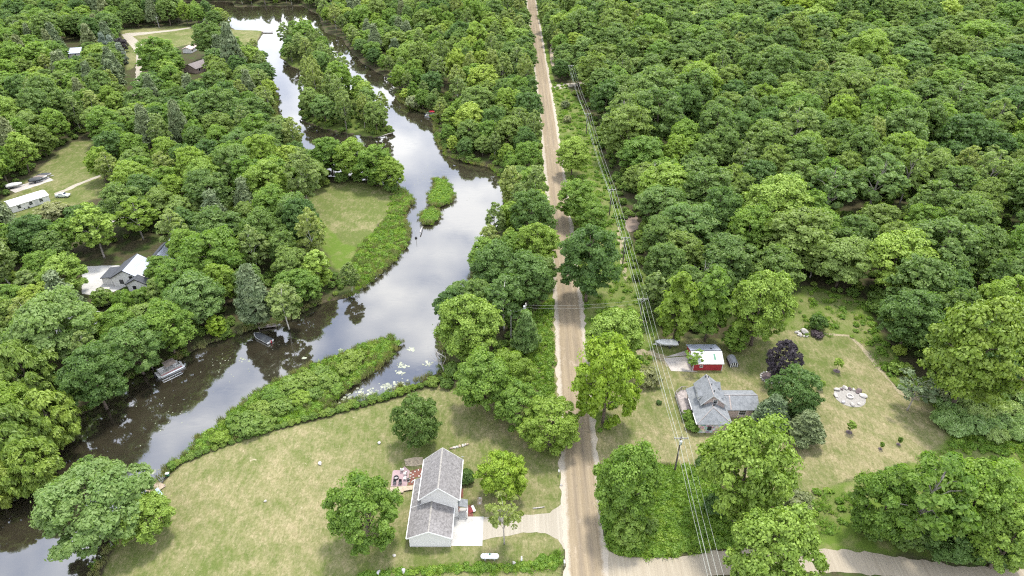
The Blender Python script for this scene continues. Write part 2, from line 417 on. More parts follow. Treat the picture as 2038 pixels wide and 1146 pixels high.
EAST = poly((1848, 792), (1900, 765), (2100, 780), (2100, 905), (1980, 900), (1900, 890), (1880, 850))
LAWN_L = poly((120, 1250), (185, 1150), (205, 1110), (245, 1055), (300, 990), (330, 950), (355, 925), (420, 897), (500, 870), (600, 842), (700, 817), (800, 792), (870, 767),
              (905, 757), (960, 770), (1010, 760), (1060, 690), (1060, 630), (1100, 600), (1110, 700), (1118, 800), (1122, 1000), (1123, 1250))
SHADE_GRASS = poly((1000, 720), (1058, 632), (1098, 595), (1116, 800), (1040, 780))
LAWN_M = poly((612, 388), (650, 366), (700, 358), (772, 372), (785, 395), (770, 430), (740, 465), (715, 492), (690, 482), (640, 442), (618, 412))
REEDS = poly((785, 372), (812, 385), (820, 400), (800, 425), (813, 455), (808, 490), (770, 529), (722, 568), (690, 552), (715, 490), (742, 465), (772, 430))
FIELD = poly((-40, 440), (0, 400), (40, 372), (60, 350), (100, 315), (140, 283), (215, 272), (218, 330), (205, 360), (215, 390), (150, 408), (110, 440), (60, 455), (0, 460))
LAWN_T = poly((242, 60), (360, 50), (400, 55), (480, 58), (525, 58), (508, 86), (480, 92), (380, 86), (350, 95), (300, 86), (282, 98), (262, 88), (278, 120), (255, 140), (242, 100))
CORRIDOR = np.array([(18.0, 100), (18.5, 345), (27, 345), (33.5, 300), (35, 250), (36.5, 200), (37, 170), (37, 138), (33, 126), (28, 118)])
GREEN_L = poly((560, 852), (700, 818), (900, 762), (1115, 860), (1118, 1040), (940, 1100), (700, 1146), (620, 1100), (700, 950), (820, 900), (760, 860))
YARD_GREEN = poly((1280, 690), (1560, 655), (1700, 675), (1640, 760), (1480, 770), (1300, 760))
CLEAR_E = poly((1590, 1105), (1690, 1000), (1880, 885), (2110, 890), (2110, 1130), (1800, 1105))
CLEAR_LH = poly((155, 500), (250, 480), (345, 478), (345, 630), (285, 676), (160, 670))
CLEAR_FIELD = poly((10, 440), (215, 385), (262, 385), (252, 470), (215, 480), (20, 505))
CLEAR_M = poly((600, 388), (612, 470), (685, 556), (722, 562), (742, 465), (640, 410))
CLEAR_T = poly((240, 58), (525, 56), (522, 100), (482, 118), (405, 96), (350, 118), (302, 108), (302, 150), (304, 226), (246, 226), (236, 140))
CLEAR_T2 = poly((356, 92), (416, 90), (422, 188), (362, 190))
CLEAR_FH = poly((126, 84), (176, 80), (182, 140), (130, 146))
CLEAR_IN = poly((590, 870), (925, 775), (930, 735), (885, 690), (860, 700), (640, 800))
CLEAR_S = poly((1130, 1080), (1400, 1090), (1640, 1085), (1800, 1105), (2200, 1130), (2200, 1500), (1130, 1500))
CLEAR_SW = poly((-20, 600), (16, 600), (16, 660), (-20, 660))
SIDE_ROAD = poly((1196, 1092), (1240, 1107), (1300, 1110), (1400, 1102), (1460, 1091), (1640, 1091), (1720, 1099), (1800, 1111), (1900, 1124), (2038, 1131), (2200, 1150),
                 (2200, 1210), (2038, 1180), (1900, 1160), (1800, 1149), (1640, 1139), (1500, 1138), (1400, 1148), (1300, 1162), (1200, 1180))

road_c = [(-200, 12.0), (40, 12.1), (60, 12.5), (75, 12.9), (100, 13.7), (154, 15.2), (219, 15.85), (300, 15.9), (400, 15.4), (552, 14.5), (800, 12.8), (2600, 0.0)]
def road_x(y): return float(np.interp(y, [a for a, b in road_c], [b for a, b in road_c]))

# ------------------------------------------------------------------ terrain: one sheet, split by what grows on it
def build_terrain():
    xs = np.arange(-470, 471, 1.65); ys = np.arange(40, 716, 1.65)
    X, Y = np.meshgrid(xs, ys); nx, ny = len(xs), len(ys)
    Pt = np.stack([X.ravel(), Y.ravel()], 1)
    jit = (vnoise(Pt[:, 0], Pt[:, 1], 3.2, 1) - 0.5) * 1.8 + (vnoise(Pt[:, 0], Pt[:, 1], 9, 2) - 0.5) * 1.6
    sdw = sd_any(Pt, P_RIVER); sdi = sd_any(Pt, ISLANDS)
    sd = np.maximum(sdw, -sdi) + jit * 0.55
    t = np.clip((1.3 - sd) / 3.2, 0, 1); t = t * t * (3 - 2 * t)
    Z = -1.6 * t
    def soft(polys, w=1.6, j=1.0):
        return np.clip(0.5 - (sd_any(Pt, polys) + jit * j) / (2 * w), 0, 1)
    lawn = np.maximum.reduce([soft([DRY_R], 1.2), soft([LAWN_L], 1.0, 0.4), soft([LAWN_M], 1.6), soft([FIELD], 2.2), soft([LAWN_T], 2.0)])
    lush = np.maximum.reduce([soft([LUSH_P], 0.9, 0.5), soft([MEADOW_N, MEADOW_S, EAST], 1.6), soft([SHADE_GRASS], 2.5), soft([PENIN], 1.5), soft(ISLANDS[1:], 0.8), soft([CLEAR_M], 2.0) * .8, soft([CLEAR_E], 2.0) * .8,
                              soft([REEDS], 1.2), soft([CORRIDOR], 2.5), soft([P_RIVER[0]], 3.0) * 0.55])
    rx = np.interp(Pt[:, 1], [a for a, b in road_c], [b for a, b in road_c])
    dr = np.abs(Pt[:, 0] - rx)
    verge = np.clip(1.6 - (dr - 3.6) / 2.2, 0, 1) * (Pt[:, 1] > 98)
    lush = np.maximum(lush, verge * 0.9)
    lawn = np.where(soft([LUSH_P], 0.9, 0.5) > 0.5, 0, lawn)
    lush = np.where(soft([SHADE_GRASS], 2.5) > 0.3, lush, lush * (1 - (soft([LAWN_L], 1.0, .4) > 0.5) * 1.0))
    mud = np.clip(1.0 - (sd - 0.2) / 1.0, 0, 1)
    green = np.maximum.reduce([soft([LAWN_M], 2.5), soft([FIELD], 2.5) * .85, soft([LAWN_T], 3) * .7, soft([GREEN_L], 7.0, 3) * .5, np.clip((79 - Pt[:, 1]) / 6, 0, 1) * (Pt[:, 0] < 12) * .55,
                                soft([YARD_GREEN], 5, 3) * .6])
    lawn = np.maximum.reduce([lawn, soft([CORRIDOR], 2.0) * .46, soft([MEADOW_N, MEADOW_S], 2.0) * .5])
    col = np.stack([lawn, lush, mud, green], 1)
    v = np.stack([Pt[:, 0], Pt[:, 1], Z], 1)
    ii = (np.arange(ny - 1)[:, None] * nx + np.arange(nx - 1)[None, :]).ravel()
    quads = np.stack([ii, ii + 1, ii + nx + 1, ii + nx], 1)
    zone = np.zeros(len(quads), int)
    lq = lawn[quads].mean(1); uq = lush[quads].mean(1)
    zone[uq > 0.45] = 2; zone[(lq > 0.5) & (lq >= uq)] = 1
    return v, quads, zone, col

def ground_mat():
    t = NT('ground_cover')
    z_attr = t.attr('zone'); z = z_attr.outputs['Color']
    sp = t.new('ShaderNodeSeparateColor'); t.l.new(z, sp.inputs[0])
    p = t.pos()
    n_big = t.noise(p, 0.045, 3, 0.55); n_mid = t.noise(p, 0.22, 4, 0.6, 0.4); n_fine = t.noise(p, 1.6, 4, 0.65); n_vf = t.noise(p, 5.5, 3, 0.7)
    n_str = t.noise(t.pos((0.9, 0.35, 1)), 1.1, 4, 0.7, 0.6)
    # dry lawn
    n_tuft = t.noise(t.pos((1.0, 0.55, 1)), 2.6, 5, 0.75, 0.8)
    green = t.ramp(n_vf, (0.28, (0.054, 0.074, 0.018)), (0.75, (0.120, 0.145, 0.042)))
    straw = t.ramp(n_tuft, (0.32, (0.128, 0.114, 0.052)), (0.66, (0.300, 0.255, 0.152)))
    za = z_attr.outputs['Alpha']
    k = t.math('ADD', t.math('ADD', t.math('MULTIPLY', n_big, 0.42), t.math('MULTIPLY', n_fine, 0.30)), t.math('ADD', t.math('MULTIPLY', n_mid, 0.42), t.math('MULTIPLY', n_str, 0.42)))
    k = t.math('SUBTRACT', k, t.math('MULTIPLY', za, 0.11))
    lawn = t.mix(t.ramp(k, (0.64, 0.0), (0.88, 1.0)), green, straw)
    mow = t.new('ShaderNodeTexWave', wave_type='BANDS', bands_direction='DIAGONAL'); mow.inputs['Scale'].default_value = 0.16; mow.inputs['Distortion'].default_value = 1.2; mow.inputs['Detail'].default_value = 2
    t.l.new(p, mow.inputs['Vector'])
    lawn = t.mix(t.math('MULTIPLY', mow.outputs['Fac'], 0.22), lawn, (0.10, 0.12, 0.03))
    bare = t.noise(t.pos((1, 1, 1)), 0.55, 5, 0.7, 1.2)
    lawn = t.mix(t.ramp(bare, (0.66, 0.0), (0.72, 0.7)), lawn, (0.36, 0.31, 0.22))
    lawn = t.mix(t.ramp(t.noise(p, 3.2, 2, 0.5), (0.72, 0.0), (0.78, 0.6)), lawn, (0.42, 0.38, 0.28))
    # lush rough grass
    lush = t.ramp(n_vf, (0.25, (0.045, 0.085, 0.012)), (0.78, (0.125, 0.175, 0.030)))
    lush = t.mix(t.ramp(n_mid, (0.50, 0.0), (0.72, 0.75)), lush, t.ramp(n_fine, (0.3, (0.110, 0.115, 0.040)), (0.7, (0.225, 0.205, 0.100))))
    # leaf litter under the trees
    lit = t.ramp(n_fine, (0.3, (0.030, 0.030, 0.014)), (0.75, (0.085, 0.072, 0.042)))
    lit = t.mix(t.ramp(n_mid, (0.45, 0.0), (0.65, 0.8)), lit, (0.045, 0.075, 0.016))
    wob = t.math('MULTIPLY', t.math('SUBTRACT', n_vf, 0.5), 0.7)
    def edge(ch):
        return t.ramp(t.math('ADD', sp.outputs[ch], wob), (0.36, 0.0), (0.64, 1.0))
    c = t.mix(edge(1), lit, lush)
    c = t.mix(edge(0), c, lawn)
    c = t.mix(edge(2), c, t.ramp(n_fine, (0.3, (0.035, 0.030, 0.020)), (0.7, (0.085, 0.072, 0.045))))
    t.color(c).set(Roughness=1.0)
    t.b.inputs['Specular IOR Level'].default_value = 0.1
    t.bump(n_vf, 0.5, 0.15)
    return t.m

v, quads, zone, zcol = build_terrain()
GM = ground_mat()
def submesh(name, qs):
    used, inv = np.unique(qs.ravel(), return_inverse=True)
    m = bpy.data.meshes.new(name)
    m.vertices.add(len(used)); m.vertices.foreach_set('co', v[used].ravel().astype(np.float32))
    m.loops.add(len(qs) * 4); m.loops.foreach_set('vertex_index', inv.ravel().astype(np.int32))
    m.polygons.add(len(qs)); m.polygons.foreach_set('loop_start', np.arange(0, len(qs) * 4, 4, dtype=np.int32))
    m.polygons.foreach_set('use_smooth', np.ones(len(qs), bool))
    m.update(calc_edges=True)
    a = m.attributes.new('zone', 'FLOAT_COLOR', 'POINT'); a.data.foreach_set('color', zcol[used].ravel().astype(np.float32))
    m.materials.append(GM)
    o = bpy.data.objects.new(name, m); link(o); o['kind'] = 'structure'
    return o
submesh('lawn', quads[zone == 1]); submesh('meadow', quads[zone == 2]); submesh('ground', quads[zone == 0])
# the land goes on to the horizon round the surveyed sheet
far = MB()
x0, x1, y0, y1 = float(v[:, 0].min()), float(v[:, 0].max()), float(v[:, 1].min()), float(v[:, 1].max())
for a in ((-2500, -1500, 2500, y0), (-2500, y1, 2500, 3000), (-2500, y0, x0, y1), (x1, y0, 2500, y1)):
    far.add([(a[0], a[1], 0), (a[2], a[1], 0), (a[2], a[3], 0), (a[0], a[3], 0)], [(0, 1, 2, 3)])
fo = far.build('terrain', GM); fo['kind'] = 'structure'
za = fo.data.attributes.new('zone', 'FLOAT_COLOR', 'POINT'); za.data.foreach_set('color', np.tile([0, 0.3, 0, 0.0], len(fo.data.vertices)).astype(np.float32))

# ------------------------------------------------------------------ water
t = NT('river_water')
p = t.pos()
nw = t.noise(t.pos((1, 1, 1)), 1.4, 3, 0.6); nb = t.noise(p, 0.06, 4, 0.6, 1.5)
t.color(t.ramp(nb, (0.35, (0.020, 0.017, 0.011)), (0.7, (0.032, 0.028, 0.018))))
t.set(IOR=2.5)
film = t.noise(t.pos((0.5, 1.4, 1)), 0.35, 6, 0.7, 1.8)
t.l.new(t.ramp(film, (0.45, 0.035), (0.75, 0.11)), t.b.inputs['Roughness'])
t.b.inputs['Specular IOR Level'].default_value = 0.5
t.bump(nw, 0.05, 0.02)
wm = MB()
wx = 480
wm.add([(-wx, 38, -0.5), (wx, 38, -0.5), (wx, 720, -0.5), (-wx, 720, -0.5)], [(0, 1, 2, 3)])
wo = wm.build('water', t.m); wo['kind'] = 'structure'

# ------------------------------------------------------------------ roads and drives
def strip_mat(name, base_lo, base_hi, edge_c, ruts):
    t = NT(name)
    uv = t.attr('across').outputs['Fac']           # metres from the middle of the road
    p = t.pos()
    st = t.noise(t.pos((1.5, 0.030, 1)), 1.0, 5, 0.65); st2 = t.noise(t.pos((4.0, 0.08, 1)), 1.0, 4, 0.7); fine = t.noise(p, 4.0, 4, 0.7); patch = t.noise(t.pos((1, 0.35, 1)), 0.12, 3)
    c = t.ramp(t.math('ADD', t.math('MULTIPLY', st, 0.6), t.math('MULTIPLY', st2, 0.4)), (0.32, base_lo), (0.68, base_hi))
    if ruts:
        wob = t.math('MULTIPLY', t.math('SUBTRACT', t.noise(t.pos((0.25, 0.05, 1)), 1.0, 3), 0.5), 1.5)
        a = t.math('ABSOLUTE', t.math('ADD', uv, wob))
        c = t.mix(t.ramp(t.noise(t.pos((1, .6, 1)), .9, 4, .65, .5), (0.60, 0.0), (0.70, 0.55)), c, (0.135, 0.112, 0.085))
        a0 = t.math('ABSOLUTE', uv)
        w = t.math('ABSOLUTE', t.math('SUBTRACT', a, 1.0))
        rut = t.math('MULTIPLY', t.ramp(w, (0.0, 1.0), (0.75, 0.0)), t.ramp(patch, (0.35, 0.25), (0.65, 1.0)))
        c = t.mix(t.math('MULTIPLY', rut, 0.6), c, (0.145, 0.120, 0.095))
        c = t.mix(t.ramp(t.noise(t.pos((1, .5, 1)), .5, 5, .7, 1.0), (0.58, 0.0), (0.70, 0.5)), c, (0.40, 0.335, 0.26))
        edge = t.ramp(t.math('ADD', t.math('SUBTRACT', t.math('ADD', a0, t.math('MULTIPLY', t.math('SUBTRACT', t.noise(p, 0.7, 4, .7), 0.5), 1.4)), 2.6), 0.0), (0.0, 0.0), (0.55, 1.0))
        c = t.mix(t.math('MULTIPLY', edge, 0.8), c, edge_c)
    c = t.mix(t.ramp(fine, (0.35, 0.25), (0.7, 0.0)), c, tuple(x * 0.6 for x in base_lo))
    t.color(c).set(Roughness=0.95); t.b.inputs['Specular IOR Level'].default_value = 0.15
    t.bump(fine, 0.3, 0.05)
    return t.m

def build_main_road():
    ys = list(np.arange(-60, 700, 0.9)) + [760, 900, 1400, 2500]
    us = [-3.5, -3.1, -2.0, -1.0, 0, 1.0, 2.0, 3.1, 3.5]
    vs = []; fs = []; ac = []
    for i, y in enumerate(ys):
        cx = road_x(y)
        for j, u in enumerate(us):
            uu = u
            if j == 0: uu = u - float(vnoise(y, 0, 1.3, 3)) * 1.0 - float(vnoise(y, 0, 6.0, 5)) * 0.5 + 0.4
            if j == 8: uu = u + float(vnoise(y, 9, 1.3, 4)) * 1.0 + float(vnoise(y, 9, 6.0, 6)) * 0.5 - 0.4
            vs.append((cx + uu, y, 0.035 + 0.05 * (1 - (u / 3.5) ** 2))); ac.append(uu)
    n = len(us)
    for i in range(len(ys) - 1):
        for j in range(n - 1):
            fs.append((i * n + j, i * n + j + 1, (i + 1) * n + j + 1, (i + 1) * n + j))
    m = bpy.data.meshes.new('gravel_road'); m.from_pydata(vs, [], fs)
    m.polygons.foreach_set('use_smooth', [True] * len(fs))
    a = m.attributes.new('across', 'FLOAT', 'POINT'); a.data.foreach_set('value', np.array(ac, np.float32))
    m.materials.append(strip_mat('road_gravel', (0.182, 0.142, 0.092), (0.300, 0.244, 0.168), (0.40, 0.36, 0.30), True))
    o = bpy.data.objects.new('gravel_road', m); link(o); o['kind'] = 'structure'
build_main_road()

PALE = strip_mat('drive_gravel', (0.250, 0.222, 0.175), (0.365, 0.335, 0.278), (0.6, 0.55, 0.5), False)
def sheet(name, V, z, mat, jag=0.35, step=0.7):
    """a flat ground sheet whose edge is broken up"""
    pts = []
    n = len(V)
    for i in range(n):
        a = np.array(V[i], float); b = np.array(V[(i + 1) % n], float); L = np.linalg.norm(b - a); k = max(1, int(L / step))
        nrm = np.array([(b - a)[1], -(b - a)[0]]) / max(L, 1e-6)
        for q in range(k):
            p = a + (b - a) * q / k
            p = p + nrm * (float(vnoise(p[0], p[1], 1.2, 8)) - 0.5) * 2 * jag + nrm * (float(vnoise(p[0], p[1], 4.0, 9)) - 0.5) * 1.5 * jag
            pts.append((p[0], p[1], z))
    from mathutils.geometry import tessellate_polygon
    tri = tessellate_polygon([[Vector(p) for p in pts]])
    m = bpy.data.meshes.new(name); m.from_pydata(pts, [], [tuple(x) for x in tri]); m.update()
    for pl in m.polygons:
        if pl.normal.z < 0: pl.flip()
    m.materials.append(mat)
    o = bpy.data.objects.new(name, m); link(o); o['kind'] = 'structure'
    return o
sheet('side_road', SIDE_ROAD, 0.022, strip_mat('side_gravel', (0.235, 0.200, 0.148), (0.345, 0.305, 0.238), (0.6, 0.55, 0.5), False), 0.35)
sheet('driveway', [(-5.3, 76.6), (-5.3, 81.6), (-1, 82.0), (4, 82.2), (7, 82.6), (9.2, 84.6), (10.2, 85), (9.9, 74.5), (9.2, 75), (8.3, 77.0), (6, 78.3), (2, 78.3), (-2, 77.4)], 0.018, PALE, 0.25)
sheet('gravel_path', [tuple(q) for q in poly((1102, 168), (1150, 164), (1166, 164), (1160, 170), (1140, 172), (1105, 178))], 0.02, PALE, 0.3)
sheet('garden_path', [tuple(q) for q in poly((242, 68), (258, 68), (272, 78), (286, 92), (282, 112), (282, 140), (284, 165), (278, 192), (262, 194), (270, 165), (270, 130), (272, 108), (262, 92), (248, 78))], 0.02, PALE, 0.3)
sheet('farm_track', [tuple(q) for q in poly((248, 66), (300, 63), (350, 58), (380, 54), (380, 56), (350, 61), (300, 67), (262, 72))], 0.024, PALE, 0.2)
sheet('parking_pad', [tuple(q) for q in poly((20, 378), (60, 362), (95, 352), (108, 358), (60, 374), (30, 384))], 0.02, MAT['old_concrete'], 0.2)
sheet('house_driveway', [tuple(q) for q in poly((163, 530), (235, 528), (250, 532), (262, 545), (250, 570), (205, 590), (163, 585))], 0.02, MAT['concrete'], 0.1)
sheet('paved_yard', [tuple(q) for q in poly((212, 384), (252, 392), (262, 405), (248, 432), (215, 452), (208, 420))], 0.02, MAT['old_concrete'], 0.3)
sheet('neighbour_drive', [tuple(q) for q in poly((-30, 600), (12, 606), (14, 632), (-30, 640))], 0.02, MAT['concrete'], 0.1)
sheet('worn_track', [tuple(q) for q in poly((108, 385), (150, 366), (205, 346), (204, 349), (160, 368), (112, 389))], 0.016, PALE, 0.3)
sheet('bare_earth', [tuple(q) for q in poly((1098, 70), (1110, 90), (1112, 128), (1098, 134), (1094, 100))], 0.02, MAT['sand'], 0.5)
sheet('wood_chips', [tuple(q) for q in poly((1244, 428), (1268, 425), (1270, 452), (1255, 462), (1240, 450))], 0.02, simple('chips', (0.19, 0.145, 0.11), .95, .25, 4), 0.5)
sheet('beach', [tuple(q) for q in poly((800, 152), (812, 148), (820, 150), (818, 160), (808, 160))], 0.03, MAT['sand'], 0.3)

STRAW = simple('straw', (0.25, 0.215, 0.13), .95, .25, 2.5)
def ribbon(name, pts, w, mat, z=.012, jag=.35):
    P = [np.array(at(a, b)[:2]) for a, b in pts]; L = []; Rr = []
    for i, p in enumerate(P):
        d = P[min(i + 1, len(P) - 1)] - P[max(i - 1, 0)]; d = d / np.linalg.norm(d); n = np.array([-d[1], d[0]])
        L.append(tuple(p + n * w / 2)); Rr.append(tuple(p - n * w / 2))
    return sheet(name, L + Rr[::-1], z, mat, jag)
ribbon('mown_edge', [(1640, 664), (1690, 669), (1716, 692), (1742, 722), (1762, 748), (1792, 782), (1830, 796)], 1.0, STRAW)
ribbon('dirt_track', [(1268, 700), (1300, 702), (1322, 712), (1336, 728)], 2.2, STRAW, .012, .6)
ribbon('corridor_track', [(1245, 560), (1240, 520), (1236, 480), (1230, 445)], 1.0, STRAW, .012, .5)
# ------------------------------------------------------------------ trees
def leaf_arrays(rng, lobes, nsub, nleaf, size, up=0.35, subr=0.20, aspect=1.5, spread=0.46, droop=0.0, minup=-0.35):
    """lobes: list of (center, radius, flatten). Leaf-sized faces on small clumps on each lobe."""
    C = []; Nn = []; T = []
    for c, r, fl in lobes:
        c = np.array(c)
        d = rng.normal(size=(nsub * 3, 3)); d /= np.linalg.norm(d, axis=1)[:, None]
        out = c.copy(); out[2] = 0; L = np.linalg.norm(out); out = out / L if L > 1e-6 else out
        bias = d @ out * 0.7 + d[:, 2] * 0.9 + rng.normal(size=len(d)) * 0.45
        d = d[np.argsort(-bias)][:nsub]
        d = d[d[:, 2] > minup - 0.3] if len(d[d[:, 2] > minup - 0.3]) > 3 else d
        sc = c + d * r * rng.uniform(0.78, 1.06, (len(d), 1)) * np.array([1, 1, fl])
        lobet = rng.uniform(-0.22, 0.22)
        sr = r * subr * 2 * rng.uniform(0.75, 1.25, len(d))
        for i in range(len(d)):
            ld = rng.normal(size=(nleaf, 3)); ld /= np.linalg.norm(ld, axis=1)[:, None]
            ld[:, 2] = np.abs(ld[:, 2]) * 0.85 - 0.12
            rad = rng.uniform(0.3, 1.1, (nleaf, 1)) ** 0.6 * (1 + rng.exponential(0.22, (nleaf, 1)))
            pos = sc[i] + ld * sr[i] * rad * np.array([1, 1, 0.85 * max(fl, 0.5)])
            n = ld * 0.85 + d[i] * 0.4 + np.array([0, 0, up * .8]) + rng.normal(size=(nleaf, 3)) * spread
            C.append(pos); Nn.append(n); T.append(np.clip(0.5 + lobet + rng.normal(0, 0.17) + rng.normal(0, 0.13, nleaf), 0, 1))
    C = np.concatenate(C); Nn = np.concatenate(Nn); T = np.concatenate(T)
    Nn /= np.linalg.norm(Nn, axis=1)[:, None] + 1e-9
    ref = rng.normal(size=C.shape)
    if droop: ref = ref * (1 - droop) + np.array([0, 0, -1.0]) * droop * 2
    a = ref - Nn * (ref * Nn).sum(1)[:, None]; a /= np.linalg.norm(a, axis=1)[:, None] + 1e-9
    b = np.cross(Nn, a)
    s = size * rng.uniform(0.65, 1.35, (len(C), 1))
    a = a * s * aspect * 0.5; b = b * s * 0.5
    fold = Nn * s * 0.12
    V = np.stack([C - a, C + b + fold - a * 0.1, C + a, C - b + fold - a * 0.1], 1).reshape(-1, 3)
    return V, T

def leaf_mesh(name, V, T, mat, extra=None, mat2=None):
    n = len(T)
    m = bpy.data.meshes.new(name)
    ev, ef = extra if extra else ([], [])
    allv = np.concatenate([V, np.array(ev, float).reshape(-1, 3)]) if len(ev) else V
    m.vertices.add(len(allv)); m.vertices.foreach_set('co', allv.ravel().astype(np.float32))
    loops = list(range(n * 4)); starts = list(range(0, n * 4, 4)); mi = [0] * n
    for f in ef:
        starts.append(len(loops)); loops += [i + n * 4 for i in f]; mi.append(1)
    m.loops.add(len(loops)); m.loops.foreach_set('vertex_index', np.array(loops, np.int32))
    m.polygons.add(len(starts)); m.polygons.foreach_set('loop_start', np.array(starts, np.int32))
    m.materials.append(mat)
    if ef:
        m.materials.append(mat2); m.polygons.foreach_set('material_index', np.array(mi, np.int32))
    m.update(calc_edges=True)
    a = m.attributes.new('tint', 'FLOAT', 'FACE'); a.data.foreach_set('value', np.concatenate([T, np.zeros(len(ef))]).astype(np.float32))
    return m

def lobes_from_profile(rng, prof, z0, z1, R, n, lr, fl=0.8, jitter=0.25):
    """prof: radius factor against height fraction; lobes spiral up, denser where the crown is wide"""
    ts = np.linspace(0, 1, 200); w = np.interp(ts, [a for a, b in prof], [b for a, b in prof]); cw = np.cumsum(w + 0.12); cw /= cw[-1]
    out = []
    ph = rng.uniform(0, 6.28)
    for i in range(n):
        tt = float(np.interp((i + rng.uniform(0.2, 0.8)) / n, cw, ts))
        rr = float(np.interp(tt, ts, w)) * R
        ang = ph + i * 2.39996 + rng.normal(0, 0.25)
        l = R * lr * rng.uniform(0.62, 1.38)
        d = max(0.0, rr - l * 0.75) * rng.uniform(1 - jitter, 1 + jitter * 0.35)
        out.append(((math.cos(ang) * d, math.sin(ang) * d, z0 + (z1 - z0) * tt), l, fl))
    return out

def trunk_mb(rng, H, r0, lobes, nlimb=7, top=0.82, lean=0.0, seg=6):
    mb = MB()
    hs = [0, 0.06, 0.3, 0.55, top]
    off = rng.normal(0, 0.02 * H, (5, 2)); off[0] = 0; off[1] = 0
    pts = [(off[i, 0] + lean * h * H, off[i, 1], h * H - (0.15 if i == 0 else 0)) for i, h in enumerate(hs)]
    mb.tube(pts, [r0 * 1.25, r0 * 0.95, r0 * 0.75, r0 * 0.5, r0 * 0.18], seg)
    P = [Vector(p) for p in pts]
    if nlimb and lobes:
        pick = rng.choice(len(lobes), min(nlimb, len(lobes)), replace=False)
        for k in pick:
            c, lr, _ = lobes[k]
            c = Vector(c)
            h = max(0.2 * H, min(0.7 * H, c.z - Vector((c.x, c.y)).length * 0.7 - 0.5))
            f = h / H; i = max(j for j in range(4) if hs[j] <= f) if f < top else 3
            u = (f - hs[i]) / (hs[i + 1] - hs[i]); b = P[i].lerp(P[i + 1], min(1, u))
            mid = b.lerp(c, 0.5) + Vector((0, 0, 0.06 * H))
            mb.tube([b, mid, c], [r0 * 0.42, r0 * 0.27, r0 * 0.08], 5, cap=False)
    return mb

DOME = [(0, .55), (.18, .92), (.4, 1.0), (.65, .86), (.85, .55), (1, .15)]
EGG = [(0, .45), (.15, .85), (.35, 1.0), (.6, .9), (.8, .6), (1, .12)]
BALL = [(0, .5), (.15, .8), (.5, 1.0), (.8, .75), (1, .2)]
CONE = [(0, .8), (.12, 1.0), (.4, .72), (.7, .42), (1, .06)]
TALL = [(0, .35), (.2, .8), (.45, 1.0), (.7, .8), (.9, .45), (1, .15)]
FLAT = [(0, .25), (.3, .7), (.6, 1.0), (.85, .95), (1, .5)]
# species: R, H, crown z0/z1 fractions, profile, n lobes, lobe radius, flatten, subs, leaves, leaf size, leaf material, bark, trunk radius, limbs, droop, aspect
SPEC = {
 'oak':      (5.2, 14.0, .20, .95, DOME, 46, .225, .80, 10, 46, .31, 'oak', 'bark', .30, 6, 0, 1.4),
 'maple':    (5.2, 14.0, .20, .93, EGG, 46, .205, .88, 10, 60, .25, 'maple', 'bark', .28, 7, 0, 1.4),
 'roundmaple': (5.2, 12.5, .10, .93, BALL, 66, .172, .92, 10, 46, .245, 'maple', 'bark', .28, 7, 0, 1.4),
 'ash':      (6.5, 14.0, .28, .94, DOME, 48, .180, .66, 11, 54, .28, 'ash', 'bark', .32, 12, 0, 1.8),
 'birch':    (3.3, 14.5, .25, .96, TALL, 30, .25, .85, 9, 30, .32, 'birch', 'bark_birch', .14, 7, .15, 1.4),
 'poplar':   (4.0, 17.0, .25, .96, TALL, 36, .23, .9, 9, 30, .34, 'birch', 'bark_pale', .22, 8, .1, 1.4),
 'pine':     (3.6, 15.0, .18, .97, CONE, 44, .25, .5, 9, 30, .40, 'pine', 'bark', .24, 14, 0, 3.2),
 'spruce':   (2.8, 11.0, .03, .98, CONE, 30, .30, .55, 12, 24, .40, 'spruce', 'bark', .16, 0, .3, 3.0),
 'willow':   (4.6, 10.5, .06, .95, TALL, 44, .20, 1.0, 11, 46, .28, 'willow', 'bark', .26, 6, .75, 2.4),
 'column':   (2.2, 9.5, .10, .97, TALL, 26, .29, 1.0, 9, 28, .30, 'maple', 'bark', .13, 3, .1, 1.4),
 'thin':     (2.6, 8.0, .36, .97, FLAT, 15, .26, .75, 7, 18, .26, 'pine', 'bark_pale', .12, 14, 0, 1.6),
 'airy':     (4.6, 15.0, .30, .95, DOME, 34, .19, .7, 9, 30, .34, 'ash', 'bark_pale', .24, 14, 0, 1.7),
}
TREE_MESH = {}
def make_species(key, nvar, seed, names=None, dense=1.0):
    R, H, f0, f1, prof, n, lr, fl, ns, nl, sz, lm, bk, tr, limbs, droop, asp = SPEC[key]
    for k in range(nvar):
        rng = np.random.default_rng(seed + k)
        lb = lobes_from_profile(rng, prof, H * f0, H * f1 - R * lr * fl * 0.9, R, int(n * rng.uniform(0.9, 1.12)), lr, fl)
        lb.append(((0, 0, H * (f0 + f1) * 0.5), R * 0.5, 1.0))
        if prof in (DOME, EGG, BALL) and key != 'airy':
            for q in range(7):
                a = q * 0.9 + k; lb.append(((math.cos(a) * R * .42, math.sin(a) * R * .42, H * (f0 + .18) + (H * (f1 - f0) - R * .4) * (q % 3) / 3.2), R * .36, .9))
        V, T = leaf_arrays(rng, lb, int(ns * dense), int(nl * dense), sz, droop=droop, aspect=asp)
        tm = trunk_mb(rng, H, tr, lb, limbs)
        cm = leaf_mesh(key + '_crown', V, T, LEAF[lm])
        tmm = tm.mesh(key + '_trunk'); tmm.materials.append(MAT[bk]); tmm.polygons.foreach_set('use_smooth', [True] * len(tmm.polygons))
        TREE_MESH.setdefault(key, []).append((cm, tmm, (V, T, lm), (tm.v, tm.f, bk)))
for i, (k, nv) in enumerate((('oak', 4), ('maple', 3), ('roundmaple', 2), ('ash', 2), ('birch', 2), ('poplar', 2), ('pine', 2), ('spruce', 1), ('willow', 2), ('column', 2), ('thin', 1), ('airy', 1))):
    make_species(k, nv, 100 + i * 13)

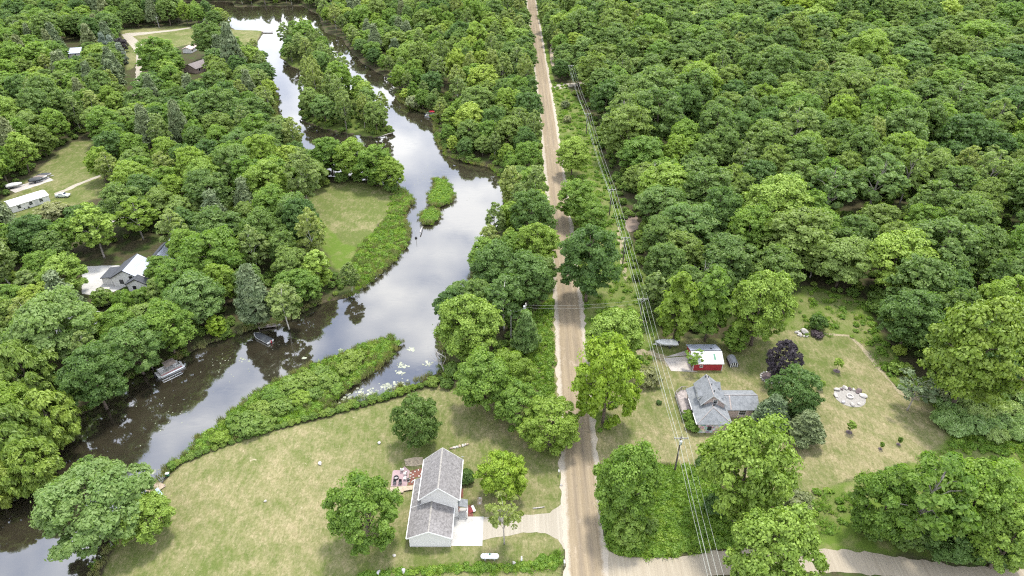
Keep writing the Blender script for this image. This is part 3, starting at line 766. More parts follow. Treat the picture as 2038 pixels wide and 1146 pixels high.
TREES = []      # (x, y, R) of everything planted, for spacing
NAMES = {'oak': 'oak_tree', 'maple': 'maple_tree', 'roundmaple': 'maple_tree', 'ash': 'ash_tree', 'birch': 'birch_tree', 'poplar': 'poplar_tree', 'pine': 'pine_tree',
         'spruce': 'spruce_tree', 'willow': 'willow_tree', 'column': 'young_tree', 'thin': 'sparse_tree', 'airy': 'ash_tree'}
PROTO = {}
def plant(key, x, y, R, hs, label, group=None, leaf=None, var=None, rz=None, lean=(0, 0)):
    R0 = SPEC[key][0]
    var = R_.randrange(len(TREE_MESH[key])) if var is None else var % len(TREE_MESH[key])
    rz = R_.uniform(0, 6.28) if rz is None else rz
    cm, tm = TREE_MESH[key][var][:2]
    nm = NAMES[key]
    pk = (key, var, leaf)
    if pk in PROTO:
        r, tr, cr = PROTO[pk]
        root = r.copy(); COL.objects.link(root)
        for ch in (tr, cr):
            c = ch.copy(); COL.objects.link(c); c.parent = root
    else:
        root = bpy.data.objects.new(nm, None); root.empty_display_size = 0.3; link(root)
        tr = bpy.data.objects.new('trunk', tm); link(tr, root)
        cr = bpy.data.objects.new('crown', cm); link(cr, root)
        if leaf:
            cr.material_slots[0].link = 'OBJECT'; cr.material_slots[0].material = LEAF[leaf]
        PROTO[pk] = (root, tr, cr)
    for k in ('label', 'group', 'category'):
        if k in root: del root[k]
    s = R / R0
    root.location = (x, y, 0); root.rotation_euler = (lean[0], lean[1], rz); root.scale = (s, s, s * hs)
    tag(root, label, 'tree', group)
    TREES.append((x, y, R))
    return root

def mtree(px, py, wpx, key, label, hs=1.0, frac=0.6, leaf=None, var=None, lean=(0, 0), group=None):
    """hand-placed: crown centre and crown width in the photograph, turned into a base on the ground and a real size"""
    p = at(px, py, 7)
    for _ in range(4):
        R = wpx / 2 * depth_of(p) / F_PX
        H = SPEC[key][1] * R / SPEC[key][0] * hs
        p = at(px, py, H * frac)
    return plant(key, p.x, p.y, R, hs, label, group, leaf, var, lean=lean)

mtree(178, 985, 205, 'ash', 'large pale ash leaning over dark water beside the wooden dock', 0.8, .62, 'ash', 0, lean=(0.02, -0.12))
mtree(286, 1025, 108, 'maple', 'bright green maple on the bank right beside the wooden dock', 0.8, .55, 'bright')
mtree(722, 1015, 150, 'roundmaple', 'round green maple on the dry lawn left of the white house', 1.1, .52, 'maple', 0)
mtree(828, 832, 98, 'roundmaple', 'tall dark maple on the lawn behind the white house and its patio', 1.12, .52, 'dark', 1)
mtree(1000, 940, 100, 'roundmaple', 'lime green round maple between the white house and the road', 1.0, .55, 'lime', 0)
mtree(1003, 1022, 76, 'thin', 'thin half bare tree standing beside the gravel driveway', 1.25, .66, 'birch', 0)
mtree(1095, 836, 122, 'roundmaple', 'dense dark round maple overhanging the left edge of the road', 0.85, .55, 'maple', 1)
mtree(1030, 800, 105, 'roundmaple', 'middle maple of the clump left of the road behind the lawn', 0.95, .55, 'maple')
mtree(965, 752, 120, 'maple', 'big green maple at the inlet end of the mown lawn', 0.95, .55, 'maple')
mtree(1020, 735, 90, 'maple', 'maple behind the clump beside the small pine and pole', 0.9, .55, 'maple')
mtree(932, 642, 132, 'maple', 'broad bright maple on the river bank opposite the marshy point', 0.95, .55, 'bright')
mtree(1046, 655, 56, 'pine', 'small pale pine in front of the transformer pole', 0.9, .55, 'ash')
mtree(985, 520, 100, 'maple', 'dark maple on the river bank beside the open water bend', 0.95, .6, 'dark')
mtree(1050, 545, 110, 'maple', 'dark maple on the left road edge opposite the large dark roadside tree', 0.9, .6, 'dark')
mtree(1070, 478, 90, 'maple', 'maple reaching over the left edge of the tan road', 0.95, .6, 'maple')
mtree(1003, 590, 80, 'birch', 'slim tree between the bright bank maple and the road', 0.8, .6, 'dark')
mtree(1225, 655, 112, 'maple', 'bright maple behind the lime roadside tree near the wires', 0.95, .6, 'bright')
mtree(1210, 745, 140, 'roundmaple', 'lime green roadside maple opposite the round dark maple', 1.45, .55, 'lime', 0)
mtree(1172, 512, 124, 'maple', 'large dark maple overhanging the right edge of the road', 1.15, .55, 'dark', 1)
mtree(1150, 388, 82, 'maple', 'leaning green maple over the right road edge upslope of the dark one', 0.95, .6, 'maple')
mtree(1178, 425, 62, 'maple', 'smaller maple between the two roadside trees and the wires', 0.9, .6, 'maple')
mtree(1140, 300, 66, 'maple', 'yellow topped maple standing alone in the power line strip', 1.0, .6, 'bright')
mtree(1250, 955, 136, 'maple', 'large maple at the road edge above the weedy corner', 1.3, .55, 'maple')
mtree(1252, 1052, 62, 'column', 'young light green tree under the corner maple near the side road', .8, .5, 'bright')
mtree(1495, 915, 186, 'maple', 'huge yellow green maple in front of the grey shingled house', 1.3, .6, 'bright', 1)
mtree(1548, 1085, 178, 'maple', 'yellow green maple at the bottom beside the pale side road', 1.2, .6, 'bright', 2)
mtree(1560, 716, 66, 'roundmaple', 'dark purple leaved tree beside the stone edged mulch bed', 1.4, .5, 'purple', 0)
mtree(1584, 775, 104, 'roundmaple', 'dark green round tree between the purple tree and fire circle', 1.0, .52, 'dark', 1)
mtree(1540, 818, 72, 'pine', 'dark pine at the right end of the grey house wing', .55, .5, 'spruce')
mtree(1605, 848, 76, 'pine', 'dark blue green pine below the round tree near the small saplings', .5, .5, 'spruce')
mtree(1380, 716, 40, 'thin', 'young open tree at the corner of the red shed', .8, .55, 'maple')
mtree(1466, 672, 52, 'column', 'small round tree behind the little kennel by the wood', .55, .5, 'maple')
mtree(1516, 598, 126, 'maple', 'tall light green maple at the wood edge behind the red shed', 1.15, .58, 'bright', 0)
mtree(1418, 598, 78, 'column', 'leafy young tree at the wood edge above the red shed roof', 1.1, .55, 'maple')
mtree(1352, 603, 76, 'column', 'bushy young tree at the wood edge above the covered boat', 1.1, .55, 'maple')
mtree(1302, 582, 56, 'column', 'slender tree at the wood edge beside the power wires', 1.0, .55, 'birch')
mtree(1838, 560, 120, 'oak', 'round oak at the meadow edge above the dark leaning bushes', 1.0, .6, 'oak')
mtree(1815, 628, 120, 'maple', 'dark maple at the meadow edge left of the yellow green giant', .95, .55, 'dark')
mtree(1952, 690, 185, 'maple', 'giant yellow green tree right of the meadow at frame edge', 1.25, .55, 'yellow', 2)
mtree(1825, 772, 78, 'thin', 'sparse dark pine with bare trunk at the lawn edge', 0.75, .68, 'pine')
mtree(1765, 1000, 130, 'maple', 'leftmost maple of the dark clump along the side road', 1.15, .55, 'maple')
mtree(1855, 975, 165, 'airy', 'broad tree with pale leaning trunk in the side road clump', 1.1, .62, 'maple')
mtree(1955, 985, 165, 'maple', 'large maple in the side road clump below the sumac bushes', 1.15, .58, 'maple')
mtree(2015, 1060, 140, 'maple', 'maple at the right end of the side road clump', 1.1, .55, 'bright')
mtree(1890, 1060, 120, 'maple', 'low maple in the side road clump beside the gravel', .7, .55, 'dark')
# left bank, near
mtree(40, 735, 130, 'willow', 'yellow green willow on the left bank below the grey roofed house', 1.1, .55)
mtree(88, 830, 120, 'willow', 'yellow green willow on the left bank beside the dark channel', 1.05, .55, 'yellow')
mtree(22, 860, 130, 'willow', 'big drooping willow at the left edge of the frame', 1.2, .55)
mtree(55, 925, 120, 'willow', 'lowest drooping willow over the dark water at the left', 1.0, .5, 'yellow')
mtree(-20, 960, 110, 'willow', 'willow at the bottom of the left bank cut by the frame', 1.0, .5)
mtree(100, 640, 165, 'ash', 'pale open ash in front of the half hidden left house', 1.0, .62, 'ash', 1)
mtree(180, 740, 120, 'maple', 'dark maple on the left bank above the dark water', 1.05, .58, 'dark')
mtree(262, 684, 120, 'ash', 'blue green ash on the left bank behind the pontoon boat', 1.0, .6, 'ash')
mtree(322, 572, 62, 'ash', 'pale ash right against the charcoal roofed house', .9, .6, 'ash')
mtree(318, 530, 60, 'maple', 'maple covering the right roof end of the charcoal roofed house', .85, .6, 'maple')
mtree(234, 642, 84, 'maple', 'maple whose top hides the foot of the charcoal roofed house', .95, .6, 'maple')
mtree(296, 632, 84, 'ash', 'pale ash below the right end of the charcoal roofed house', .95, .6, 'ash')
mtree(176, 645, 80, 'maple', 'maple below the pale driveway of the charcoal roofed house', .95, .6, 'bright')
mtree(326, 640, 104, 'maple', 'maple above the tan canopy pontoon boat', 1.0, .6, 'maple')
mtree(385, 590, 115, 'ash', 'pale ash on the left bank between the two moored boats', 1.0, .6, 'ash')
mtree(420, 500, 120, 'ash', 'tall ash behind the bank right of the white house', 1.0, .62, 'maple')
mtree(352, 548, 84, 'maple', 'maple whose crown hides the right end of the white house', 1.0, .6, 'maple')
mtree(498, 575, 76, 'pine', 'open pine on the bank above the black covered boat', .95, .6, 'pine')
mtree(563, 600, 70, 'birch', 'birch on the bank beside the reed bed', .75, .6, 'birch')
mtree(430, 648, 40, 'column', 'small yellow tree on the bank left of the covered boat', .6, .5, 'lime')
mtree(203, 588, 38, 'pine', 'round topped pine in front of the white house driveway', .5, .55, 'pine')
mtree(120, 540, 90, 'maple', 'yellowish maple left of the white house driveway', .85, .6, 'bright')
mtree(183, 448, 80, 'poplar', 'light green leaning poplar above the white house driveway', .75, .6, 'bright')
mtree(268, 425, 76, 'airy', 'open tree with pale slanting trunk above the white house', .8, .6, 'maple')
mtree(600, 345, 75, 'poplar', 'pale feathery tree at the left end of the riverside lawn', .9, .6, 'birch')
for q, (a, b, w_) in enumerate(((655, 300, 62), (700, 305, 66), (745, 318, 66), (775, 335, 55))):
    mtree(a, b + 4, w_ * 1.12, 'maple', ('leftmost', 'second', 'third', 'rightmost')[q] + ' maple of the row at the top of the riverside lawn', .95, .55, 'maple')
for q, (a, b, w_) in enumerate(((632, 322, 60), (678, 318, 50), (722, 328, 56), (762, 342, 50))):
    mtree(a, b, w_, 'roundmaple', ('leftmost', 'second', 'third', 'rightmost')[q] + ' low leafy maple filling the row at the top of the riverside lawn', .85, .5, 'maple')
mtree(310, 105, 80, 'maple', 'round maple beside the far pale drive', .9, .6, 'maple')
mtree(412, 70, 60, 'maple', 'maple at the far lawn left of the island', 1.0, .6, 'dark')
mtree(455, 85, 46, 'pine', 'slim pine beside the far lawn tip', 1.1, .6, 'pine')
for a, b, l in ((205, 85, 'tallest'), (222, 90, 'middle'), (240, 105, 'lowest')):
    mtree(a, b, 20, 'spruce', l + ' of the blue spruces by the far purple tree', 1.1, .5, 'bluespruce')
mtree(240, 88, 28, 'roundmaple', 'far purple leaved tree beside the pale drive', .9, .5, 'purple')
mtree(1590, 0, 60, 'maple', 'lone pale maple in the far wood at the top', 1, .6, 'lime')

# ------------------------------------------------------------------ the woods
def in_view(x, y, m=14):
    d = y * _cp + CAM_H * _sp
    if d < 20: return False
    sx = abs(x) * F_PX / d
    uy = 573 + F_PX * (CAM_H * _cp - y * _sp) / d
    up = 573 + F_PX * ((CAM_H - 16) * _cp - y * _sp) / (y * _cp + (CAM_H - 16) * _sp)
    return sx < 1019 + m * F_PX / d and up < 1160 and y < 640
CLEARS = [YARD_R, EAST, LAWN_L, LAWN_M, REEDS, FIELD, LAWN_T, CORRIDOR, CLEAR_LH, CLEAR_FIELD, CLEAR_M, CLEAR_T, CLEAR_T2, CLEAR_FH, CLEAR_SW, CLEAR_IN, CLEAR_S, CLEAR_E, SIDE_ROAD, PENIN, LUSH_P, MEADOW_S] + ISLANDS[1:]
def region(x, y):
    if sd_any([(x, y)], ISLANDS[:1])[0] < 1: return 'island'
    if x > road_x(y):
        return 'east' if y < 300 else 'fareast'
    if sd_any([(x, y)], [P_RIVER[0]])[0] < 9: return 'bank'
    if x > -60 and y > 140 and x > -20 - (y - 150) * 0.2: return 'roadside'
    return 'west' if y < 300 else 'farwest'
MIX = {'island': (('birch', 3), ('poplar', 3), ('ash', 3), ('maple', 4)), 'east': (('oak', 15), ('maple', 4), ('ash', 2), ('poplar', 1), ('birch', .6), ('airy', 1.2)),
       'fareast': (('oak', 12), ('maple', 4), ('birch', 1), ('poplar', 2), ('ash', 2)), 'bank': (('maple', 4), ('birch', 5), ('ash', 3), ('poplar', 3), ('column', 3)),
       'roadside': (('maple', 6), ('oak', 4), ('birch', 3), ('poplar', 3)), 'west': (('oak', 6), ('maple', 5), ('ash', 4), ('pine', 2), ('birch', 2)),
       'farwest': (('oak', 6), ('maple', 5), ('pine', 4), ('birch', 2), ('ash', 2))}
def sample_woods():
    rng = np.random.default_rng(5)
    N = 150000
    y = 60 + 590 * np.sqrt(rng.uniform(0.0, 1, N)); x = rng.uniform(-1, 1, N) * (y * 0.72 + 75)
    P = np.stack([x, y], 1)
    ok = np.array([in_view(a, b) for a, b in P])
    P = P[ok]
    sdw = np.maximum(sd_any(P, P_RIVER), -sd_any(P, ISLANDS[:1]))
    rx = np.interp(P[:, 1], [a for a, b in road_c], [b for a, b in road_c])
    dr0 = P[:, 0] - rx
    rr = 4.3 + 3.6 * rng.uniform(0, 1, len(P)) ** 1.3
    rr = np.where((dr0 > 22) & (P[:, 1] > 150), rr * np.where(P[:, 1] > 240, 1.42, 1.25), rr)
    near_w = sdw < 8
    rr = np.where(near_w, rr * 0.75, rr)
    dr = P[:, 0] - rx
    dmin = np.where((dr < 0), 4.2 + rr * 0.55, 6.0 + rr * 0.3)
    keep = (sdw > np.where(P[:, 1] > 210, 0.6 + 0.42 * rr, 0.9)) & (np.abs(dr) > dmin)
    P, rr, sdw = P[keep], rr[keep], sdw[keep]
    lim = np.interp(P[:, 1], [130, 200, 250, 300, 345, 346], [37.5, 38, 37, 35.5, 30, 0])
    k2 = (P[:, 1] > 346) | (P[:, 1] < 125) | (P[:, 0] < 18) | (P[:, 0] > lim + 0.6 * rr)
    P, rr, sdw = P[k2], rr[k2], sdw[k2]
    c = sd_any(P, CLEARS)
    keep = c > 0.6
    P, rr, sdw = P[keep], rr[keep], sdw[keep]
    cell = 8.0; G = {}
    def put(a, b, r): G.setdefault((int(a // cell), int(b // cell)), []).append((a, b, r))
    for a, b, r in TREES: put(a, b, r)
    out = []
    for (a, b), r in zip(P, rr):
        ca, cb = int(a // cell), int(b // cell); bad = False
        for i in (-2, -1, 0, 1, 2):
            for j in (-2, -1, 0, 1, 2):
                for q in G.get((ca + i, cb + j), ()):
                    dd = 0.74 * (r + q[2])
                    if (a - q[0]) ** 2 + (b - q[1]) ** 2 < dd * dd: bad = True; break
                if bad: break
            if bad: break
        if not bad:
            put(a, b, r); out.append((float(a), float(b), float(r)))
    return out
WOODS = sample_woods()
print('woods', len(WOODS), 'hand', len(TREES))

REGION_PHRASE = {'island': 'on the wooded island between the two channels', 'east': 'in the dense wood right of the road', 'fareast': 'in the far wood right of the road',
                 'bank': 'on the river bank overhanging the water', 'roadside': 'in the wooded strip between river and road', 'west': 'in the wood left of the river',
                 'farwest': 'in the far wood left of the river'}
LOOK = {'oak': 'round oak', 'maple': 'green maple', 'ash': 'pale ash', 'birch': 'slim pale birch', 'poplar': 'light green poplar',
        'pine': 'grey green pine', 'column': 'small young tree', 'airy': 'open ash'}
def spot_phrase(x, y, r):
    """a nearer landmark where there is one"""
    if r in ('east',):
        if y < 165 and x < 70: return 'at the wood edge behind the red shed'
        if y < 200 and x >= 60 and x < 110: return 'at the wood edge above the dry meadow'
        if x >= 105 and y < 190: return 'behind the giant yellow green tree'
        if x < 46: return 'at the wood edge along the power line'
        if y < 230: return 'in the nearer wood right of the road'
        return 'deep in the wood right of the road'
    if r == 'bank':
        if y < 150 and x < -40: return 'on the left bank of the dark channel'
        if x > -20 and y > 150: return 'on the right bank of the open water'
        if y < 260: return 'on the bank near the riverside lawn'
        return 'on the far river bank'
    if r == 'west':
        if y < 160: return 'near the dark channel and white house'
        if y < 215: return 'around the house with charcoal roof'
        return 'between the car field and riverside lawn'
    if r == 'roadside':
        if y < 240: return 'between the open water and tan road'
        return 'between the right channel and tan road'
    return REGION_PHRASE[r]

def choose(mix, rng):
    tot = sum(w for _, w in mix); u = rng.uniform(0, tot)
    for k, w in mix:
        u -= w
        if u <= 0: return k
    return mix[-1][0]
rngw = random.Random(21)
ENT = []
for (x, y, r) in WOODS:
    reg = region(x, y)
    # species come in drifts
    rngw.seed(int(float(vnoise(x, y, 26, 3)) * 37) * 1000 + int((x * 7.3 + y * 3.1)) % 5)
    key = choose(MIX[reg], rngw)
    rngw.seed(hash((round(x, 2), round(y, 2))) & 0xffff)
    if key in ('birch', 'column'): r = min(r * 0.72, 4.2)
    if key in ('pine', 'poplar'): r = min(r * 0.82, 4.4)
    hs = (0.74 + 0.62 * float(vnoise(x, y, 34, 6))) * rngw.uniform(0.92, 1.1) * (SPEC[key][0] / r) ** 0.38
    if reg == 'bank': hs *= 0.85
    leaf = None
    u = rngw.random()
    if key == 'maple': leaf = 'bright' if (u < 0.22 or (reg == 'roadside' and u < 0.42)) else ('dark' if u > 0.8 else None)
    if key == 'oak' and u > 0.85: leaf = 'dark'
    if key == 'oak' and u < 0.10: leaf = 'maple'
    if reg == 'bank' and key == 'column': leaf = 'bright' if u < 0.5 else None
    ENT.append((r / (y * _cp + 60), x, y, r, key, hs, reg, leaf))
ENT.sort(key=lambda e: -e[0])
N_IND = 300 - len(TREES)
ORD = ['leftmost', 'second', 'third', 'fourth', 'fifth', 'sixth', 'seventh', 'eighth', 'ninth', 'tenth', 'eleventh', 'twelfth'] + [f'{n}th' for n in range(13, 80)]
def ordinal(i): return ORD[i] if i == 0 else ORD[i] + ' from left'
GRP = {}
for e in ENT[:N_IND]:
    _, x, y, r, key, hs, reg, leaf = e
    look = LOOK[key]
    if leaf == 'bright': look = 'yellow green maple' if key == 'maple' else 'bright ' + look
    if leaf == 'dark': look = 'dark ' + look.replace('green ', '')
    GRP.setdefault((look, spot_phrase(x, y, reg)), []).append(e)
for (look, spot), es in GRP.items():
    es.sort(key=lambda e: e[1] / (e[2] * _cp + 50))
    for i, (_, x, y, r, key, hs, reg, leaf) in enumerate(es):
        lab = look + ' ' + spot if len(es) == 1 else ordinal(i) + ' ' + look + ' ' + spot
        plant(key, x, y, r, hs, lab, 'trees ' + spot, leaf)

# ------------------------------------------------------------------ scattered masses (geometry nodes)
def source(name, mesh):
    o = bpy.data.objects.new(name, mesh)      # referenced by the node group only
    return o
def scatter(name, pts, scl, rot, idx, srcs, label=None):
    n = len(pts)
    m = bpy.data.meshes.new(name); m.vertices.add(n); m.vertices.foreach_set('co', np.asarray(pts, np.float32).ravel())
    a = m.attributes.new('scl', 'FLOAT_VECTOR', 'POINT'); a.data.foreach_set('vector', np.asarray(scl, np.float32).ravel())
    a = m.attributes.new('rot', 'FLOAT', 'POINT'); a.data.foreach_set('value', np.asarray(rot, np.float32))
    a = m.attributes.new('idx', 'INT', 'POINT'); a.data.foreach_set('value', np.asarray(idx, np.int32))
    o = bpy.data.objects.new(name, m); link(o); o['kind'] = 'stuff'
    if label: o['label'] = label
    ng = bpy.data.node_groups.new(name, 'GeometryNodeTree')
    ng.interface.new_socket('Geometry', in_out='INPUT', socket_type='NodeSocketGeometry')
    ng.interface.new_socket('Geometry', in_out='OUTPUT', socket_type='NodeSocketGeometry')
    N, L = ng.nodes, ng.links
    gi, go = N.new('NodeGroupInput'), N.new('NodeGroupOutput')
    jn = N.new('GeometryNodeJoinGeometry')
    for s in reversed(srcs):
        oi = N.new('GeometryNodeObjectInfo'); oi.inputs['Object'].default_value = s
        g2 = N.new('GeometryNodeGeometryToInstance'); L.new(oi.outputs['Geometry'], g2.inputs[0]); L.new(g2.outputs[0], jn.inputs[0])
    ip = N.new('GeometryNodeInstanceOnPoints'); ip.inputs['Pick Instance'].default_value = True
    L.new(gi.outputs[0], ip.inputs['Points']); L.new(jn.outputs[0], ip.inputs['Instance'])
    def named(nm, ty):
        x = N.new('GeometryNodeInputNamedAttribute'); x.data_type = ty; x.inputs['Name'].default_value = nm; return x.outputs['Attribute']
    L.new(named('idx', 'INT'), ip.inputs['Instance Index']); L.new(named('scl', 'FLOAT_VECTOR'), ip.inputs['Scale'])
    cx = N.new('ShaderNodeCombineXYZ'); L.new(named('rot', 'FLOAT'), cx.inputs[2])
    er = N.new('FunctionNodeEulerToRotation'); L.new(cx.outputs[0], er.inputs[0]); L.new(er.outputs[0], ip.inputs['Rotation'])
    L.new(ip.outputs[0], go.inputs[0])
    md = o.modifiers.new('scatter', 'NODES'); md.node_group = ng
    return o
def whole_tree_mesh(key, var, leaf=None):
    V, T, lm = TREE_MESH[key][var][2]; V = V.reshape(-1, 4, 3)[::2]; T = T[::2]; c_ = V.mean(1, keepdims=True); V = ((V - c_) * 1.38 + c_).reshape(-1, 3); tv, tf, bk = TREE_MESH[key][var][3]
    return leaf_mesh(key + '_whole', V, T, LEAF[leaf or lm], (tv, tf), MAT[bk])
SRC = []; SIDX = {}
for key, leafs in (('oak', (None, 'dark', 'maple')), ('maple', (None, 'bright', 'dark')), ('ash', (None,)), ('birch', (None,)), ('poplar', (None,)), ('pine', (None,)), ('column', (None, 'bright')), ('airy', (None,))):
    for lf in leafs:
        for vr in range(len(TREE_MESH[key])):
            if lf and vr > 1: continue
            SIDX.setdefault((key, lf), []).append(len(SRC)); SRC.append(source(key + '_source', whole_tree_mesh(key, vr, lf)))
rest = ENT[N_IND:]
pts = [(e[1], e[2], 0) for e in rest]
scl = [(e[3] / SPEC[e[4]][0],) * 2 + (e[3] / SPEC[e[4]][0] * e[5],) for e in rest]
rot = [R_.uniform(0, 6.28) for e in rest]
idx = [R_.choice(SIDX.get((e[4], e[7])) or SIDX[(e[4], None)]) for e in rest]
scatter('distant_woods', pts, scl, rot, idx, SRC, 'continuous green woodland canopy beyond the nearest trees')
# ------------------------------------------------------------------ undergrowth, shrubs, hedge, reeds, rough grass
def clump_mesh(name, seed, R, H, n, lr, ns, nl, sz, mat, fl=0.85, prof=BALL, asp=1.5, droop=0.0):
    rng = np.random.default_rng(seed)
    lb = lobes_from_profile(rng, prof, H * .12, H - R * lr * fl, R, n, lr, fl)
    lb.append(((0, 0, H * .55), R * .55, .8)); lb.append(((R * .2, R * .1, H * .35), R * .6, .8))
    V, T = leaf_arrays(rng, lb, ns, nl, sz, aspect=asp, droop=droop, minup=-0.2)
    V[:, 2] = np.maximum(V[:, 2], 0.02)
    return leaf_mesh(name, V, T, LEAF[mat])
BUSHES = [clump_mesh('bush_leaves', 300 + k, 1.5, 2.2, 16, .32, 10, 30, .20, 'bush') for k in range(3)]
FINE_BUSH = clump_mesh('clipped_leaves', 330, 1.4, 2.0, 22, .36, 14, 26, .17, 'maple')
SUMAC = [clump_mesh('sumac_leaves', 340 + k, 2.0, 2.6, 16, .30, 8, 30, .34, 'sumac', .45, FLAT, 2.6) for k in range(2)]
def blades(name, seed, n, R, h, w, mat, lean=0.35):
    rng = np.random.default_rng(seed)
    V = []; T = []
    for i in range(n):
        a = rng.uniform(0, 6.28); r = R * math.sqrt(rng.uniform()); p = np.array([math.cos(a) * r, math.sin(a) * r, 0])
        d = np.array([rng.normal() * lean, rng.normal() * lean, 1.0]) * h * rng.uniform(.6, 1.2)
        b = rng.uniform(0, 6.28); s = np.array([math.cos(b), math.sin(b), 0]) * w * .5
        m = p + d * .5 + s * 0; tip = p + d + np.array([rng.normal(), rng.normal(), 0]) * lean * h * .4
        V += [p - s * .7, m + s, tip, m - s]; T.append(np.clip(rng.normal(.5, .25), 0, 1))
    return leaf_mesh(name, np.array(V), np.array(T), LEAF[mat])
TUFT = [blades('tuft', 400 + k, 46, .75, .42, .13, 'grass', .7) for k in range(2)] + [clump_mesh('weed', 410 + k, .55, .5, 7, .45, 6, 9, .17, 'grass') for k in range(2)]
REED = [blades('reed', 420 + k, 60, .9, 1.5, .10, 'reed', .18) for k in range(2)] + [blades('reed', 430, 50, .9, 1.1, .12, 'grass', .3)]

def pts_in(V, spacing, seed, margin=0.0, test=None):
    rng = np.random.default_rng(seed)
    mn, mx = V.min(0), V.max(0); area = (mx - mn).prod(); n = int(area / spacing ** 2 * 1.3)
    P = rng.uniform(mn, mx, (n, 2)); k = sd_poly(P, V) < -margin
    P = P[k]
    if test is not None and len(P): P = P[test(P)]
    return P
def scat_on(name, P, srcs_idx, srcs, smin, smax, z=0.0, label=None, zs=1.0):
    rng = np.random.default_rng(len(P) + 3)
    s = rng.uniform(smin, smax, len(P))
    q = np.stack([s, s, s * zs * rng.uniform(.8, 1.25, len(P))], 1)
    return scatter(name, np.stack([P[:, 0], P[:, 1], np.full(len(P), z)], 1), q, rng.uniform(0, 6.28, len(P)), rng.choice(srcs_idx, len(P)), srcs, label)
on_land = lambda P: np.maximum(sd_any(P, P_RIVER), -sd_any(P, ISLANDS)) > 0.3
off_road = lambda P: np.abs(P[:, 0] - np.interp(P[:, 1], [a for a, b in road_c], [b for a, b in road_c])) > 4.6
TS = [source('tuft_source', m) for m in TUFT]; RS = [source('reed_source', m) for m in REED]
BS = [source('bush_source', m) for m in BUSHES]
# rough grass
P = np.concatenate([pts_in(LUSH_P, .62, 1), pts_in(MEADOW_N, 2.3, 2), pts_in(MEADOW_S, 1.7, 3), pts_in(SHADE_GRASS, .9, 4, 0, off_road), pts_in(REEDS, 1.1, 16), pts_in(EAST, 1.2, 5),
                    pts_in(PENIN, .75, 6, .3, on_land), pts_in(ISLANDS[1], .55, 7, .4), pts_in(ISLANDS[2], .55, 8, .4), pts_in(CORRIDOR[:, :], 2.2, 9, 0, off_road)])
scat_on('meadow_grass', P, [0, 1, 2, 3], TS, .7, 1.7, 0, 'rough green grass and weeds')
# reeds on the banks
def shore_pts(V, lo, hi, seed, n, ymax=330):
    rng = np.random.default_rng(seed); out = []
    m = len(V); L = [np.linalg.norm(V[(i + 1) % m] - V[i]) for i in range(m)]; L = np.array(L); pr = L / L.sum()
    i = rng.choice(m, n, p=pr); u = rng.uniform(0, 1, n)[:, None]
    P = V[i] * (1 - u) + V[(i + 1) % m] * u + rng.normal(0, .8, (n, 2))
    d = np.maximum(sd_any(P, P_RIVER), -sd_any(P, ISLANDS))
    k = (d > lo) & (d < hi) & (P[:, 1] < ymax)
    return P[k]
P = np.concatenate([pts_in(REEDS, 1.5, 11, 0), shore_pts(P_RIVER[0], -.8, 1.2, 12, 3600), pts_in(PENIN, 1.6, 15, 0, on_land), shore_pts(ISLANDS[1], -.9, .6, 13, 90), shore_pts(ISLANDS[2], -.9, .6, 14, 70)])
scat_on('reed_bed_reeds', P, [0, 1, 2], RS, .45, .95, -.15, 'reeds and sedge along the banks')
# undergrowth below the trees
rngu = np.random.default_rng(31)
P = np.stack([rngu.uniform(-260, 260, 26000), rngu.uniform(70, 330, 26000)], 1)
P = P[np.array([in_view(a, b, 4) for a, b in P])]
P = P[(sd_any(P, CLEARS + [DRY_R]) > .5) & on_land(P) & off_road(P)]
P = P[:5200]
P2 = pts_in(CORRIDOR, 6.5, 33, 0, lambda Q: (Q[:, 0] > 33.0 + 2.0 * vnoise(Q[:, 0], Q[:, 1], 8, 3)) & off_road(Q))
scat_on('undergrowth', np.concatenate([P, P2]), [0, 1, 2], BS, .45, 1.1, 0, 'bushes and saplings on the woodland floor')
# the marsh point: low thicket with taller shrubs standing out of it
P = pts_in(PENIN, 3.6, 41, 1.6, on_land)
P = P[P[:, 0] < at(725, 720).x]
scat_on('marsh_undergrowth', P, [0, 1, 2], BS, .30, .62, 0, 'low green thicket on the marshy point')

SHRUB_PROTO = {}
def shrub(x, y, s, label, group, mesh=None, leaf=None, zs=1.0, name='shrub', cat='bush'):
    mesh = mesh or R_.choice(BUSHES)
    k = (mesh.name, leaf)
    if k in SHRUB_PROTO:
        o = SHRUB_PROTO[k].copy(); COL.objects.link(o)
        for q in ('group', 'label'):
            if q in o: del o[q]
    else:
        o = bpy.data.objects.new(name, mesh); link(o); SHRUB_PROTO[k] = o
        if leaf: o.material_slots[0].link = 'OBJECT'; o.material_slots[0].material = LEAF[leaf]
    o.name = name
    o.location = (x, y, 0); o.rotation_euler = (0, 0, R_.uniform(0, 6.28)); o.scale = (s, s, s * zs)
    return tag(o, label, cat, group)
def mshrub(px, py, wpx, label, mesh=None, leaf=None, zs=1.0, group=None, R0=1.5):
    p = at(px, py, 0.6); s = wpx / 2 * depth_of(p) / F_PX / R0
    return shrub(p.x, p.y, s, label, group, mesh, leaf, zs)
mshrub(1371, 829, 30, 'round clipped bush beside the wooden deck of the grey house', FINE_BUSH, 'maple', .95)
mshrub(1380, 849, 32, 'round clipped bush beside the stone wall of the grey house', FINE_BUSH, 'maple', .95)
mshrub(1312, 799, 12, 'tiny round bush alone on the yard beneath the wires', FINE_BUSH, 'dark', 1)
mshrub(1286, 885, 18, 'small bush on the dry yard above the weedy corner', None, 'bright', .7)
mshrub(1290, 757, 50, 'grey green bush behind the lime roadside maple', None, 'greybush', 1)
mshrub(1404, 925, 42, 'bush at the left foot of the huge yellow green maple', None, 'dark', 1)
mshrub(1425, 1010, 50, 'dark bush beside the wires above the side road', None, 'dark', 1.1)
